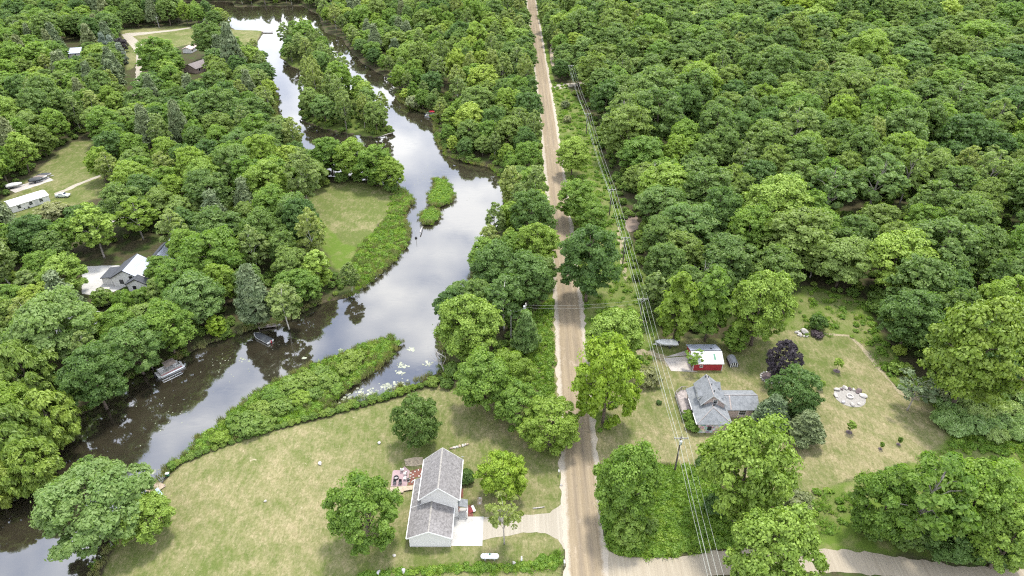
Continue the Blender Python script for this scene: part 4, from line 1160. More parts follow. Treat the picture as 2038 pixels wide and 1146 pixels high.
mshrub(1582, 1005, 56, 'silvery bush on the right of the huge yellow green maple', None, 'greybush', 1.1)
mshrub(1572, 1035, 40, 'second silvery bush lower beside the yellow green maples', None, 'greybush', 1.0)
mshrub(1626, 650, 34, 'small tree like bush behind the pile of white rocks', None, 'dark', 1.3)
mshrub(1627, 664, 24, 'low brown tinted bush right of the pile of white rocks', None, 'purple', .6)
mshrub(928, 952, 34, 'dark bush against the right wall of the white house', FINE_BUSH, 'dark', 1.1)
mshrub(1125, 213, 16, 'bush in the strip between road and wires, upper of two', None, 'greybush', 1.5)
mshrub(1130, 240, 18, 'bush in the strip between road and wires, lower of two', None, 'greybush', 1.1)
mshrub(1292, 1048, 40, 'spreading green bush on the weedy corner by the maple', None, 'bush', .9)
mshrub(1262, 1020, 40, 'bush under the corner maple at the road edge', None, 'dark', 1.2)
mshrub(1790, 700, 26, 'pale green sapling bush in the meadow', None, 'bright', 1.0)
mshrub(1785, 735, 36, 'light green bush lower in the meadow', None, 'bright', .8)
mshrub(1870, 790, 60, 'silvery bush right of the sparse pine', None, 'greybush', 1)
mshrub(1770, 935, 16, 'little bush on the dry grass below the saplings', None, 'bush', 1)
mshrub(208, 604, 40, 'bush below the driveway of the charcoal roofed house', None, 'bush', 1.3)
mshrub(252, 612, 46, 'bush below the gable window of the charcoal roofed house', None, 'maple', 1.3)
mshrub(288, 606, 44, 'bush below the small wing of the charcoal roofed house', None, 'bush', 1.4)
mshrub(112, 432, 56, 'brownish bush in front of the long white building', None, 'greybush', .9)
mshrub(158, 434, 48, 'dark bush in front of the parked silver car', None, 'dark', .9)
mshrub(202, 292, 18, 'small round conifer on the car field lawn', FINE_BUSH, 'spruce', 1.1)
mshrub(812, 195, 30, 'bright bush at the right channel bend', None, 'bright', 1)
mshrub(825, 212, 34, 'grey bush on the right bank above the red canopy boat', None, 'greybush', 1)
for a, b, w_, lb in ((1730, 1055, 70, 'leftmost bush under the side road clump of trees'), (1800, 1075, 76, 'bush under the side road clump left of the pale trunk'), (1905, 1098, 80, 'bush at the gravel edge right of the pale trunk'), (1985, 1105, 70, 'bush at the gravel edge by the right frame edge'), (1850, 1062, 60, 'bush behind the pale trunk in the side road clump')):
    mshrub(a, b, w_, lb, None, 'dark', 1.1)
for i, (a, b, w_) in enumerate(((645, 366, 22), (680, 360, 26), (712, 358, 24), (745, 366, 26), (778, 378, 26))):
    mshrub(a, b, w_, ('leftmost', 'second', 'middle', 'fourth', 'rightmost')[i] + ' bush at the foot of the tree row by the riverside lawn', None, 'bush', 1.2)
# dark leaning bushes between meadow and wood
for i, (a, b, w_) in enumerate(((1755, 600, 46), (1745, 620, 40), (1800, 655, 44), (1775, 645, 40))):
    mshrub(a, b, w_, ('second', 'leftmost', 'rightmost', 'third')[i] + ' bush under the trees at the right meadow edge', None, 'bush', 1.0, 'bushes at the right meadow edge')
# sumac
rs = random.Random(4); n = 0
for a, b in ((1880, 818), (1915, 812), (1950, 806), (1985, 800), (2020, 798), (1870, 842), (1905, 838), (1940, 832), (1975, 826), (2010, 822), (2045, 820), (1895, 862), (1930, 858), (1965, 852), (2000, 848), (2035, 846), (1985, 874), (2020, 872)):
    p = at(a + rs.uniform(-6, 6), b + rs.uniform(-5, 5)); shrub(p.x, p.y, rs.uniform(.85, 1.35), ordinal(n if n < 5 else n - 5 if n < 11 else n - 11) + ' pale sumac in the ' + ('upper', 'middle', 'lower')[0 if n < 5 else 1 if n < 11 else 2] + ' row by the right frame edge', 'sumac thicket', SUMAC[n % 2], None, 1.0, 'sumac_bush'); n += 1
# shrubs on the marshy point and the hedge along the lawn
PSH = [(705, 718, 46), (690, 735, 40), (640, 747, 40), (615, 760, 50), (655, 762, 46), (580, 775, 52), (600, 795, 40), (545, 790, 46), (560, 812, 44), (520, 818, 44), (495, 850, 64), (470, 838, 40), (440, 872, 36), (670, 775, 30), (530, 845, 40), (625, 785, 36)]
for i, (a, b, w_) in enumerate(PSH):
    mshrub(a, b, w_, (ordinal(sorted(PSH).index((a, b, w_))) + ' rounded bright shrub on the marshy point'), None, R_.choice(['bush', 'bush', 'maple', 'bush']), .72, 'shrubs on the marshy point')
HL = [(338, 932), (372, 915), (420, 896), (470, 880), (520, 862), (560, 850), (600, 838), (650, 826), (700, 812), (750, 800), (790, 786), (830, 772), (870, 760), (905, 742)]
for i in range(len(HL) - 1):
    (a, b), (c, d) = HL[i], HL[i + 1]
    for q in range(3):
        u = (q + .5) / 3; p = at(a + (c - a) * u, b + (d - b) * u)
        big = .7 if i >= 6 else .42
        shrub(p.x, p.y, (.55 + .35 * R_.random()) * (.55 + .45 * big), ordinal(i * 3 + q) + ' bright green bush in the line along the mown lawn', 'bushes edging the mown lawn', None, R_.choice(['bush', 'maple', 'bush']), .7 + .35 * big)
for a, b, w_ in ((905, 742, 40), (890, 765, 26), (862, 762, 26), (700, 803, 20), (680, 812, 20), (655, 820, 20), (740, 794, 20)):
    mshrub(a, b, w_, (ordinal([655, 680, 700, 740, 862, 890, 905].index(a)) + ' taller bush in the line between inlet and lawn'), None, 'bush', .9, 'bushes edging the mown lawn')
# garden strip at the bottom edge
P = np.concatenate([pts_in(poly((715, 1141), (900, 1126), (1050, 1120), (1080, 1108), (1115, 1100), (1118, 1128), (1060, 1138), (900, 1139), (760, 1150), (715, 1152)), .5, 51)])
scat_on('garden_undergrowth', P, [0, 1, 2, 3], TS, .5, 1.15, 0, 'low green plants in the border at the bottom edge')
# saplings
def sapling(px, py, h, label, leaf='bright', stem='bark'):
    p = at(px, py)
    t = thing('sapling', label, 'sapling', p)
    MB().tube([(0, 0, -.05), (0.03, 0, h * .5), (0, 0, h * .8)], [.06, .05, .02], 6).build('stem', MAT[stem], t)
    c = clump_mesh('sapling_leaves', int(px), h * (.30 if h > 2.2 else .2), h * .72, 9, .45, 8, 16, .2, leaf, .95)
    obj_from('crown', c, None, t, (0, 0, h * .32))
    MB().tube([(0, 0, -.02), (0, 0, .06)], [.3 * h * .75, .2 * h], 14).build('mulch_ring', MAT['dark_mulch'], t)
    return t
sapling(1665, 738, 3.6, 'upright young tree in a mulch ring near the white rocks')
sapling(1690, 860, 3.0, 'young tree in a mulch ring below the fire circle')
sapling(1752, 893, 1.9, 'thin sapling lowest on the dry lawn', 'maple')
sapling(1788, 884, 2.0, 'thin sapling in a mulch ring near the wood edge', 'maple')
sapling(1632, 775, 2.6, 'lime green young tree beside the dark round tree')
# lily pads and floating flecks
rngl = np.random.default_rng(61)
lp = MB()
def pads(px, py, n, spread, r=.22):
    c = at(px, py, -.49)
    for _ in range(n):
        q = (c.x + rngl.normal() * spread, c.y + rngl.normal() * spread * .8)
        if max(sd_any([q], P_RIVER)[0], -sd_any([q], ISLANDS)[0]) > -.8: continue
        rr = r * rngl.uniform(.5, 1.4); k = 7; a0 = rngl.uniform(0, 6.28); z = -.485 + rngl.uniform(0, .006)
        vs = [(q[0], q[1], z + .012)] + [(q[0] + math.cos(a0 + i * 5.9 / k) * rr, q[1] + math.sin(a0 + i * 5.9 / k) * rr, z) for i in range(k + 1)]
        lp.add(vs, [(0, i + 1, i + 2) for i in range(k)])
for a, b, n, s in ((818, 695, 26, .5), (795, 726, 16, .5), (803, 729, 14, .4), (796, 741, 22, .5), (852, 723, 18, .5), (770, 768, 40, .7), (793, 765, 40, .9), (735, 785, 40, 1.1), (690, 793, 30, .8), (678, 696, 10, .3), (605, 712, 8, .3), (720, 780, 16, .9),
                   (309, 938, 8, .35), (296, 957, 6, .2), (430, 726, 14, 2), (470, 740, 12, 4), (400, 760, 8, 6), (480, 715, 6, 1), (330, 815, 14, 4), (355, 820, 10, 2), (560, 700, 8, 5), (905, 400, 10, 2), (840, 360, 40, 4), (860, 340, 30, 4)):
    pads(a, b, n, s, .11 if s > 1.5 else .26)
o = lp.build('floating_lily_leaves', MAT['lily']); o['kind'] = 'stuff'
o['label'] = 'lily pads and pale flecks floating on the water'
# ------------------------------------------------------------------ white house
def gable_roof(parent, mat, x0, x1, y0, y1, ze, zr, t=.18, trim='trim_white', name='roof', xr=None, trim_w=.16, mat_east_sheen=None):
    """ridge along Y between eaves x0 and x1"""
    xr = (x0 + x1) / 2 if xr is None else xr
    r = MB()
    r.slab([(x0, y0, ze), (xr, y0, zr), (xr, y1, zr), (x0, y1, ze)], t)
    west = r.build(name, MAT[mat], parent)
    r = MB(); r.slab([(xr + .002, y0, zr), (x1, y0, ze), (x1, y1, ze), (xr + .002, y1, zr)], t)
    east = r.build(name, MAT[mat_east_sheen or mat], parent)  # optional paler east slope, sky reflection put into its colour
    if trim:
        for y in (y0, y1):
            f = MB()
            s = -1 if y == y0 else 1
            for a, b in (((x0, ze), (xr, zr)), ((xr, zr), (x1, ze))):
                f.slab([(a[0], y, a[1] + .012), (b[0], y, b[1] + .012), (b[0], y + s * .05, b[1] + .012), (a[0], y + s * .05, a[1] + .012)] if s > 0 else
                       [(a[0], y + s * .05, a[1] + .012), (b[0], y + s * .05, b[1] + .012), (b[0], y, b[1] + .012), (a[0], y, a[1] + .012)], t + trim_w * .6)
            f.build('rake_board', MAT[trim], parent)
        for x, sg in ((x0, -1), (x1, 1)):
            g = MB(); g.box((x + sg * .07, (y0 + y1) / 2, ze - .07), (.13, y1 - y0, .13)); g.build('gutter', MAT[trim], parent)
    c = MB(); c.slab([(xr - .14, y0 + .02, zr - .02), (xr, y0 + .02, zr + .05), (xr, y1 - .02, zr + .05), (xr - .14, y1 - .02, zr - .02)], .05)
    c.slab([(xr + .003, y0 + .02, zr + .05), (xr + .14, y0 + .02, zr - .02), (xr + .14, y1 - .02, zr - .02), (xr + .003, y1 - .02, zr + .05)], .05)
    c.build('ridge_cap', MAT['pale_gravel' if trim == 'trim_white' else mat], parent)
    return west, east

def gable_body(parent, mat, x0, x1, y0, y1, ze, zr, xr=None, name='wall'):
    """four walls with gable ends to the south and north, as one shell"""
    xr = (x0 + x1) / 2 if xr is None else xr
    b = MB(); b.extrude([(x0, y0, -.1), (x1, y0, -.1), (x1, y0, ze), (xr, y0, zr), (x0, y0, ze)], (0, y1 - y0, 0))
    return b.build(name, MAT[mat], parent)

def window(parent, c, w, h, face, frame='trim_white', cross=True):
    """face: unit direction the window looks in (x or y)"""
    cx, cy, cz = c; fx, fy = face
    dx, dy = (0, 1) if fx else (1, 0)
    f = MB()
    for s in (-1, 1):
        f.box((cx + dx * s * (w / 2 + .04) + fx * .03, cy + dy * s * (w / 2 + .04) + fy * .03, cz), (.08 if dx else .06, .08 if dy else .06, h + .16))
        f.box((cx + fx * .03, cy + fy * .03, cz + s * (h / 2 + .04)), (w if dx else .06, w if dy else .06, .08))
    if cross: f.box((cx + fx * .028, cy + fy * .028, cz), (w if dx else .04, w if dy else .04, .05))
    fo_ = f.build('window', MAT[frame], parent)
    p = MB(); p.box((cx + fx * .012, cy + fy * .012, cz), (w if dx else .02, w if dy else .02, h)); p.build('pane', MAT['glass'], fo_)
    return fo_

H = thing('white_house', 'white sided house with brown grey shingle roofs beside the road', 'house', (-13.5, 81, 0))
def sub(o): return o
def local(parent):
    """objects are modelled in world metres; this keeps their places under a parent standing elsewhere"""
    for o in list(COL.objects):
        if o.parent == parent and 'placed' not in o:
            o.matrix_parent_inverse = Matrix.Translation(-parent.location) if parent.rotation_euler.z == 0 else Matrix.Identity(4)
gable_body(H, 'vinyl_siding', -17.95, -10.92, 75.35, 81.60, 2.62, 4.32)
lw = MB(); lw.box((-16.9, 84.85, 1.25), (2.1, 6.5, 2.7)); lw.build('wall', MAT['vinyl_siding'], H)
gable_body(H, 'vinyl_siding', -16.45, -9.85, 81.62, 90.5, 5.1, 8.15)
gable_roof(H, 'roof_grey_brown', -18.42, -10.55, 75.05, 81.58, 2.70, 4.55)
# the lower roof runs on along the west side of the tall block
r = MB(); r.slab([(-18.42, 81.582, 2.70), (-16.46, 81.582, 3.62), (-16.46, 88.2, 3.62), (-18.42, 88.2, 2.70)], .18); r.build('side_roof', MAT['roof_grey_brown'], H)
r = MB(); r.box((-18.49, 84.9, 2.63), (.13, 6.62, .13)); r.build('gutter', MAT['trim_white'], H)
gable_roof(H, 'roof_grey_brown', -16.85, -9.42, 81.28, 90.85, 5.18, 8.42)
for x in (-17.97, -10.90):
    c = MB(); c.box((x, 75.33, 1.25), (.14, .06, 2.7)); c.build('corner_trim', MAT['trim_white'], H)
c = MB(); c.box((-14.43, 75.32, .08), (7.0, .05, .3)); c.build('foundation', MAT['concrete'], H)
gd = MB()
for k in range(4): gd.box((-10.885, 78.4, .33 + k * .53), (.05, 4.8, .51))
gd.build('garage_door', MAT['trim_white'], H)
window(H, (-9.85, 84.0, 4.0), 1.1, 1.3, (1, 0)); window(H, (-9.85, 88.0, 4.0), 1.1, 1.3, (1, 0)); window(H, (-9.85, 88.2, 1.4), 1.5, 1.3, (1, 0))
window(H, (-16.45, 87.0, 4.6), .9, .7, (-1, 0)); window(H, (-13.2, 90.5, 4.0), 1.2, 1.3, (0, 1))
d = MB(); d.box((-9.82, 82.9, 1.15), (.06, .95, 2.05)); dd = d.build('front_door', MAT['red_siding'], H)
k = MB(); k.box((-9.77, 83.25, 1.1), (.05, .06, .06)); k.build('handle', MAT['black'], dd)
for y in (75.9, 81.3):
    l = MB(); l.box((-10.84, y, 2.0), (.12, .14, .26)); l.build('wall_lamp', MAT['black'], H)
# porch
pr = MB(); pr.slab([(-9.84, 83.5, 3.0), (-9.84, 81.75, 3.0), (-8.15, 81.75, 2.62), (-8.15, 83.5, 2.62)][::-1], .14); pr.build('porch_roof', MAT['roof_grey'], H)
pf = MB(); pf.box((-9.0, 82.35, .2), (1.65, 2.2, .4)); pf.build('porch_floor', MAT['concrete'], H)
for y in (81.35, 83.35):
    p = MB(); p.box((-8.26, y, 1.45), (.12, .12, 2.1 if y > 82 else 1.1)); p.build('porch_post', MAT['trim_white'], H)
rl = MB()
for z in (.6, 1.25): rl.box((-8.26, 82.35, z), (.06, 2.0, .07))
for k in range(9): rl.box((-8.26, 81.5 + k * .21, .92), (.035, .035, .6))
rl.build('railing', MAT['trim_white'], H)
for k in range(2):
    s = MB(); s.box((-9.1, 81.1 - k * .28, .14 - k * .08), (1.3, .28, .28 - k * .16)); s.build('step', MAT['concrete'], H)
an = MB(); an.tube([(-9.45, 90.7, 4.9), (-9.45, 90.7, 6.3)], .03, 5); an.tube([(-9.75, 90.7, 6.1), (-9.1, 90.7, 6.25)], .02, 4); an.build('antenna', MAT['galvanised'], H)
local(H)
# apron, patio, deck and the things on them
def st(name, mb, mat): 
    o = mb.build(name, MAT[mat]); o['kind'] = 'structure'; return o
st('apron', MB().prism([(-10.86, 75.5), (-5.25, 75.5), (-5.25, 81.72), (-10.86, 81.72)], -.1, .05), 'concrete')
cr = MB(); cr.box((-8.0, 78.6, .052), (5.5, .03, .008)); cr.box((-8.05, 78.6, .0525), (.03, 6.1, .008)); o = cr.build('expansion_joint', MAT['old_concrete']); o['kind'] = 'structure'
Q = lambda a, b, z=0: at(a, b, z)
st('patio', MB().prism([Q(*q)[:2] for q in ((777.8, 968.5), (810, 967), (816, 937.5), (805, 928), (798, 936), (784, 935.5), (781.5, 939))], -.1, .06), 'paver_brick')
st('mulch_bed', MB().prism([Q(*q)[:2] for q in ((812, 966), (823, 964.5), (826, 950), (840, 950), (842, 931), (817, 937))], -.1, .045), 'mulch')
st('sand_pit', MB().prism([Q(*q)[:2] for q in ((804.5, 914.5), (823, 910.5), (841.4, 910), (842, 924), (828, 928), (807.7, 927.5))], -.1, .07), 'sand')
dk = thing('wooden_deck', 'pale wooden deck at the lower side of the brick patio', 'deck', Q(800, 974))
nb_ = 26
c0, c1 = at(776.5, 969.5, .3), at(822, 966, .3); e0, e1 = at(774.8, 981, .3), at(821, 974.2, .3)
plank = None
for i in range(nb_):
    u = (i + .5) / nb_
    a = c0.lerp(c1, u); b = e0.lerp(e1, u) if u > .62 else e0.lerp(at(803, 980, .3), u / .62)
    w = (c1 - c0).length / nb_ * .93
    m = MB(); mid = (a + b) / 2 - dk.location
    m.box((mid.x, mid.y, .3 + R_.uniform(0, .008)), (w, (a - b).length, .05), math.atan2((a - b).y, (a - b).x) - math.pi / 2)
    m.build('plank', MAT['deck_wood'], dk)
def chair(x, y, z, rz, label, mat='dark_trim', group=None):
    t = thing('patio_chair', label, 'chair', (x, y, z), rz, group)
    MB().box((0, 0, .42), (.56, .54, .07)).build('seat', MAT[mat], t, .015)
    MB().slab([(-.28, -.25, .46), (.28, -.25, .46), (.28, -.38, 1.0), (-.28, -.38, 1.0)], .06).build('backrest', MAT[mat], t)
    for sx in (-.25, .25):
        MB().box((sx * 1.12, .0, .63), (.07, .5, .05)).build('armrest', MAT[mat], t)
        for sy in (-.22, .22): MB().box((sx, sy, .2), (.05, .05, .4)).build('leg', MAT[mat], t)
    return t
for (a, b, rz, lb, mt) in ((786, 963.6, math.pi, 'dark patio chair at the deck end of the patio, left one', 'dark_trim'), (797, 963.6, math.pi, 'dark patio chair at the deck end of the patio, right one', 'dark_trim'),
                           (800.6, 938, 0, 'white patio chair at the far side of the fire ring', 'trim_white'), (807.3, 945, .9, 'white patio chair near the red mulch, upper one', 'trim_white'), (806.3, 954.5, 1.4, 'white patio chair near the red mulch, lower one', 'trim_white')):
    q = Q(a, b); chair(q.x, q.y, .06, rz, lb, mt)
def ring(name, label, cat, loc, R, r, h, mat, parts=None):
    t = thing(name, label, cat, loc)
    m = MB(); n = 20
    vs = []
    for i in range(n):
        a = 2 * math.pi * i / n
        for rr, z in ((R, 0), (R, h), (R - r, h), (R - r, 0)): vs.append((math.cos(a) * rr, math.sin(a) * rr, z))
    fs = [(i * 4 + k, ((i + 1) % n) * 4 + k, ((i + 1) % n) * 4 + (k + 1) % 4, i * 4 + (k + 1) % 4) for i in range(n) for k in range(4)]
    m.add(vs, fs).build('rim', MAT[mat], t)
    MB().tube([(0, 0, 0.0), (0, 0, .1)], [R - r, (R - r) * .9], 16).build('ash_bed', MAT['grey_stone'], t)
    return t
q = Q(788.8, 952.2); ring('fire_ring', 'round black fire ring on the brick patio', 'fire pit', (q.x, q.y, .06), .5, .1, .35, 'black')
q = Q(812.8, 956.5); pt = MB(); pt.tube([(0, 0, 0), (0, 0, .45)], [.2, .28], 12); o = pt.build('plant_pot', MAT['black'], None, 0, False, (q.x, q.y, .06)); tag(o, 'dark plant pot at the mulch edge of the patio', 'pot')

STONES = []
def stone_mesh(seed, sub=2):
    import bmesh
    b = bmesh.new(); bmesh.ops.create_icosphere(b, subdivisions=sub, radius=1)
    rg = np.random.default_rng(seed); dirs = rg.normal(size=(9, 3)); dirs /= np.linalg.norm(dirs, axis=1)[:, None]; offs = rg.uniform(.62, .95, 9)
    for vv in b.verts:
        p = np.array(vv.co)
        for d, o_ in zip(dirs, offs):
            k = p @ d
            if k > o_: p = p - d * (k - o_)
        vv.co = p
    m = bpy.data.meshes.new('stone'); b.to_mesh(m); b.free(); return m
for k in range(5):
    m = stone_mesh(70 + k); m.materials.append(MAT['pale_stone']); STONES.append(m)
def stone(x, y, z, sx, sy, sz, label, group=None, mat='pale_stone', name='boulder', rz=None, cat='rock'):
    o = bpy.data.objects.new(name, R_.choice(STONES)); link(o)
    o.location = (x, y, z + sz * .55); o.scale = (sx, sy, sz); o.rotation_euler = (0, 0, R_.uniform(0, 6.28) if rz is None else rz)
    if mat != 'pale_stone': o.material_slots[0].link = 'OBJECT'; o.material_slots[0].material = MAT[mat]
    return tag(o, label, cat, group)
for i, (a, b) in enumerate(((822, 945), (823, 951), (822.5, 957), (820, 960), (818, 942), (817, 948), (815.5, 953), (814.5, 959), (826, 939), (833, 936), (838, 944), (834, 948))):
    q = Q(a, b); stone(q.x, q.y, .03, .22, .18, .12, 'small white stone on the red mulch bed', 'white stones on the mulch', 'pale_stone', 'stone')
for i, (a, b) in enumerate(((898, 893), (904, 891.5), (909.5, 890), (915, 888.7), (921, 887.3), (926, 886), (930, 885))):
    q = Q(a, b); stone(q.x, q.y, 0, .42, .28, .25, ordinal(i) + ' stone in the short row behind the white house', 'row of stones behind the white house', 'pale_stone' if i % 3 else 'sand', 'stone')
for a, b, s, lb in ((755, 882, .45, 'pale stone on the lawn below the tall dark maple'), (637, 923, .5, 'flat pale stone in the middle of the dry lawn'), (528, 998, .35, 'small pale stone at the left of the dry lawn'), (785, 1106, .35, 'small white stone below the house gable'),
                    (754, 1141, .55, 'grey rock at the left end of the bottom border'), (803, 1138, .6, 'grey rock with white blooms in the bottom border'), (1117, 966, .35, 'white stone at the road edge below the mailbox')):
    q = Q(a, b); stone(q.x, q.y, 0, s, s * .8, s * .7, lb, None, 'grey_stone' if 'grey' in lb else 'pale_stone')
# propane tank
q = Q(975, 1112); t = thing('propane_tank', 'white propane tank lying on the lawn below the thin tree', 'gas tank', (q.x, q.y, 0))
L_, rr = 1.25, .48
prof = [(-L_ - .38, .02), (-L_ - .3, .24), (-L_ - .15, .4), (-L_, rr), (L_, rr), (L_ + .15, .4), (L_ + .3, .24), (L_ + .38, .02)]
MB().tube([(a, 0, .75) for a, b in prof], [b for a, b in prof], 20).build('tank_body', MAT['white_paint'], t, 0, True)
for s in (-.8, .8): MB().box((s, 0, .16), (.25, .7, .32)).build('foot', MAT['concrete'], t)
MB().tube([(0, 0, 1.2), (0, 0, 1.42)], [.16, .13], 10).build('valve_cap', MAT['green_plastic'], t)
# well cover, log, mailbox, posts
q = Q(955, 997); t = thing('septic_cover', 'weathered slab with two pale caps beside the lime maple', 'cover', (q.x, q.y, 0))
MB().box((0, 0, .04), (.9, 1.7, .1)).build('slab', MAT['sand'], t)
for s in (-.6, .6): MB().tube([(0, s, .08), (0, s, .2)], [.22, .2], 12).build('cap', MAT['pale_stone'], t)
q = Q(1072, 1011); o = MB().tube([(-1.1, -.15, .12), (.2, 0, .14), (1.1, .18, .12)], [.13, .12, .09], 8).build('log', MAT['dead_wood'], None, 0, True, (q.x, q.y, 0)); tag(o, 'pale fallen log on the grass above the gravel driveway', 'log')
def mailbox(px, py, label):
    q = Q(px, py); t = thing('mailbox', label, 'mailbox', (q.x, q.y, 0))
    MB().box((0, 0, .55), (.1, .1, 1.1)).build('post', MAT['grey_wood'], t)
    m = MB(); pts = [(-.14, -.28, 1.1), (.14, -.28, 1.1), (.14, -.28, 1.26), (.09, -.28, 1.36), (-.09, -.28, 1.36), (-.14, -.28, 1.26)]
    m.extrude(pts, (0, .56, 0)).build('box', MAT['trim_white'], t)
    MB().box((.16, .1, 1.3), (.02, .05, .2)).build('flag', MAT['red_siding'], t)
    for s in (-.17, .17): MB().box((0, s, 1.375), (.2, .12, .03)).build('dark_strap', MAT['black'], t)
    return t
mailbox(1112, 945, 'white mailbox with dark top on the verge beside the road')
mailbox(1123, 1126, 'white mailbox at the bottom road corner by the border')
q = Q(1038, 1117); o = thing('garden_statue', 'slim white statue standing in the bottom border', 'statue', (q.x, q.y, 0))
MB().tube([(0, 0, 0), (0, 0, .3), (0, 0, .8), (0, 0, 1.15)], [.25, .14, .17, .1], 10).build('figure', MAT['white_paint'], o, 0, True); MB().tube([(0, 0, 1.12), (0, 0, 1.28), (0, 0, 1.42)], [.08, .14, .06], 10).build('head', MAT['white_paint'], o, 0, True)
q = Q(1023, 1121); stone(q.x, q.y, 0, .4, .35, .35, 'white rock beside the statue in the bottom border', None, 'pale_stone')
q = Q(937, 1016); t = thing('garden_flag', 'red and white leaning panel on mulch beside the porch', 'panel', (q.x, q.y, 0), .4)
MB().slab([(-.5, -.6, .05), (.3, -.6, .35), (.3, .6, .35), (-.5, .6, .05)], .04).build('cloth', MAT['red_cloth'], t)
MB().slab([(.302, -.75, .36), (.75, -.75, .5), (.75, .7, .5), (.302, .7, .36)], .05).build('border', MAT['white_paint'], t)
st('porch_mulch', MB().prism([Q(*z)[:2] for z in ((928, 1006), (940, 1004), (942, 1028), (928, 1029))], -.1, .03), 'mulch')
st('side_mulch', MB().prism([Q(*z)[:2] for z in ((918, 973), (922, 972), (922, 990), (917, 990))], -.1, .03), 'mulch')

# ------------------------------------------------------------------ grey house
G = thing('grey_house', 'grey shingled house with many gables, deck and side wing', 'house', (42, 108, 0))
x0, x1 = 38.95, 45.6
b = MB(); b.prism([(x0, 103.6), (x1, 103.6), (x1, 113.2), (x0, 113.2)], -.1, 2.75); b.build('wall', MAT['brown_board'], G)
b = MB(); b.prism([(38.93, 102.95), (43.9, 102.95), (43.9, 103.62), (38.93, 103.62)], -.1, 2.7); b.build('stone_wall', MAT['field_stone'], G)
window(G, (41.35, 102.95, 1.35), .7, .9, (0, -1), 'dark_trim', False)
# main gabled block, ridge north-south
mb_x0, mb_x1, mxr = 40.35, 45.35, 42.3
b = MB(); b.extrude([(40.75, 107.05, 2.6), (45.1, 107.05, 2.6), (45.1, 107.05, 4.6), (mxr + .3, 107.05, 6.75), (40.75, 107.05, 5.0)], (0, 6.0, 0)); b.build('upper_wall', MAT['brown_board'], G)
r = MB(); r.slab([(39.9, 106.75, 4.35), (mxr, 106.75, 7.05), (mxr, 113.6, 7.05), (39.9, 113.6, 4.35)], .16); r.build('roof', MAT['roof_grey'], G)
r = MB(); r.slab([(mxr + .002, 106.75, 7.05), (45.65, 106.75, 4.2), (45.65, 113.6, 4.2), (mxr + .002, 113.6, 7.05)], .16); r.build('roof', MAT['roof_grey'], G)
f = MB()
for a, c in (((39.9, 4.35), (mxr, 7.05)), ((mxr, 7.05), (45.65, 4.2))):
    f.slab([(a[0], 106.70, a[1] + .012), (c[0], 106.70, c[1] + .012), (c[0], 106.748, c[1] + .012), (a[0], 106.748, a[1] + .012)], .28)
f.build('rake_board', MAT['grey_siding'], G)
# low roofs: west slope and south hip
r = MB(); r.slab([(38.45, 107.2, 2.75), (40.6, 107.2, 3.95), (40.6, 113.6, 3.95), (38.45, 113.6, 2.75)], .14); r.build('porch_roof', MAT['roof_grey'], G)
r = MB(); r.slab([(38.45, 102.6, 2.72), (42.15, 105.35, 4.95), (42.15, 108.0, 4.95), (39.6, 107.198, 3.4), (38.45, 107.198, 2.72)], .14); r.build('front_roof', MAT['roof_grey'], G)
r = MB(); r.slab([(38.45, 102.6, 2.725), (45.9, 102.6, 2.725), (42.152, 105.348, 4.952)], .14); r.build('hip_roof', MAT['roof_grey'], G)
r = MB(); r.slab([(42.153, 105.35, 4.95), (45.9, 102.602, 2.72), (45.9, 108.0, 2.72), (42.153, 108.0, 4.95)], .14); r.build('front_roof', MAT['roof_grey'], G)
for a, c in (((38.45, 102.6, 2.76), (42.15, 105.35, 4.99)), ((45.9, 102.6, 2.76), (42.15, 105.35, 4.99)), ((42.15, 105.35, 4.99), (42.15, 106.7, 4.99)), ((mxr, 106.8, 7.07), (mxr, 113.5, 7.07))):
    h = MB(); h.tube([a, c], .07, 6); h.build('ridge_cap', MAT['grey_wood'], G)
# dormers
def dormer(yc, side):
    s = -1 if side == 'w' else 1
    xo = mxr + s * 2.75; xi = mxr + s * .7; w = .95
    slope = 2.7 / 2.4 if s < 0 else 2.85 / 3.35
    zroof = lambda x: 7.05 - abs(x - mxr) * slope
    top = 6.05
    b = MB(); b.extrude([(xo - s * .3, yc - w, zroof(xo) - .1), (xo - s * .3, yc + w, zroof(xo) - .1), (xo - s * .3, yc + w, 5.35), (xo - s * .3, yc, top), (xo - s * .3, yc - w, 5.35)][:: (1 if s > 0 else -1)], (-s * 1.6, 0, 0))
    dm = b.build('dormer', MAT['grey_siding'], G)
    for q in (-1, 1):
        r = MB(); pts = [(xo + s * .05, yc + q * .002, top + .1), (xo + s * .05, yc + q * (w + .25), 5.2), (xi, yc + q * (w + .25) * .6, 5.55), (xi, yc + q * .002, top + .1)]
        r.slab(pts if q * s < 0 else pts[::-1], .1); r.build('dormer_roof', MAT['roof_grey'], dm)
    wv = MB(); wv.box((xo - s * .27, yc, 5.1), (.04, .9, .55)); wv.build('pane', MAT['glass'], dm)
dormer(109.4, 'w'); dormer(112.0, 'e'); dormer(108.9, 'e')
for a, c, z in ((42.0, 112.9, 6.8), (42.65, 112.8, 6.85), (42.8, 110.5, 6.75), (42.85, 108.4, 6.7), (42.3, 105.9, 4.95), (42.75, 106.3, 4.8)):
    p = MB(); p.tube([(a, c, z - .2), (a, c, z + .38)], .09, 8); p.build('vent_pipe', MAT['black'], G)
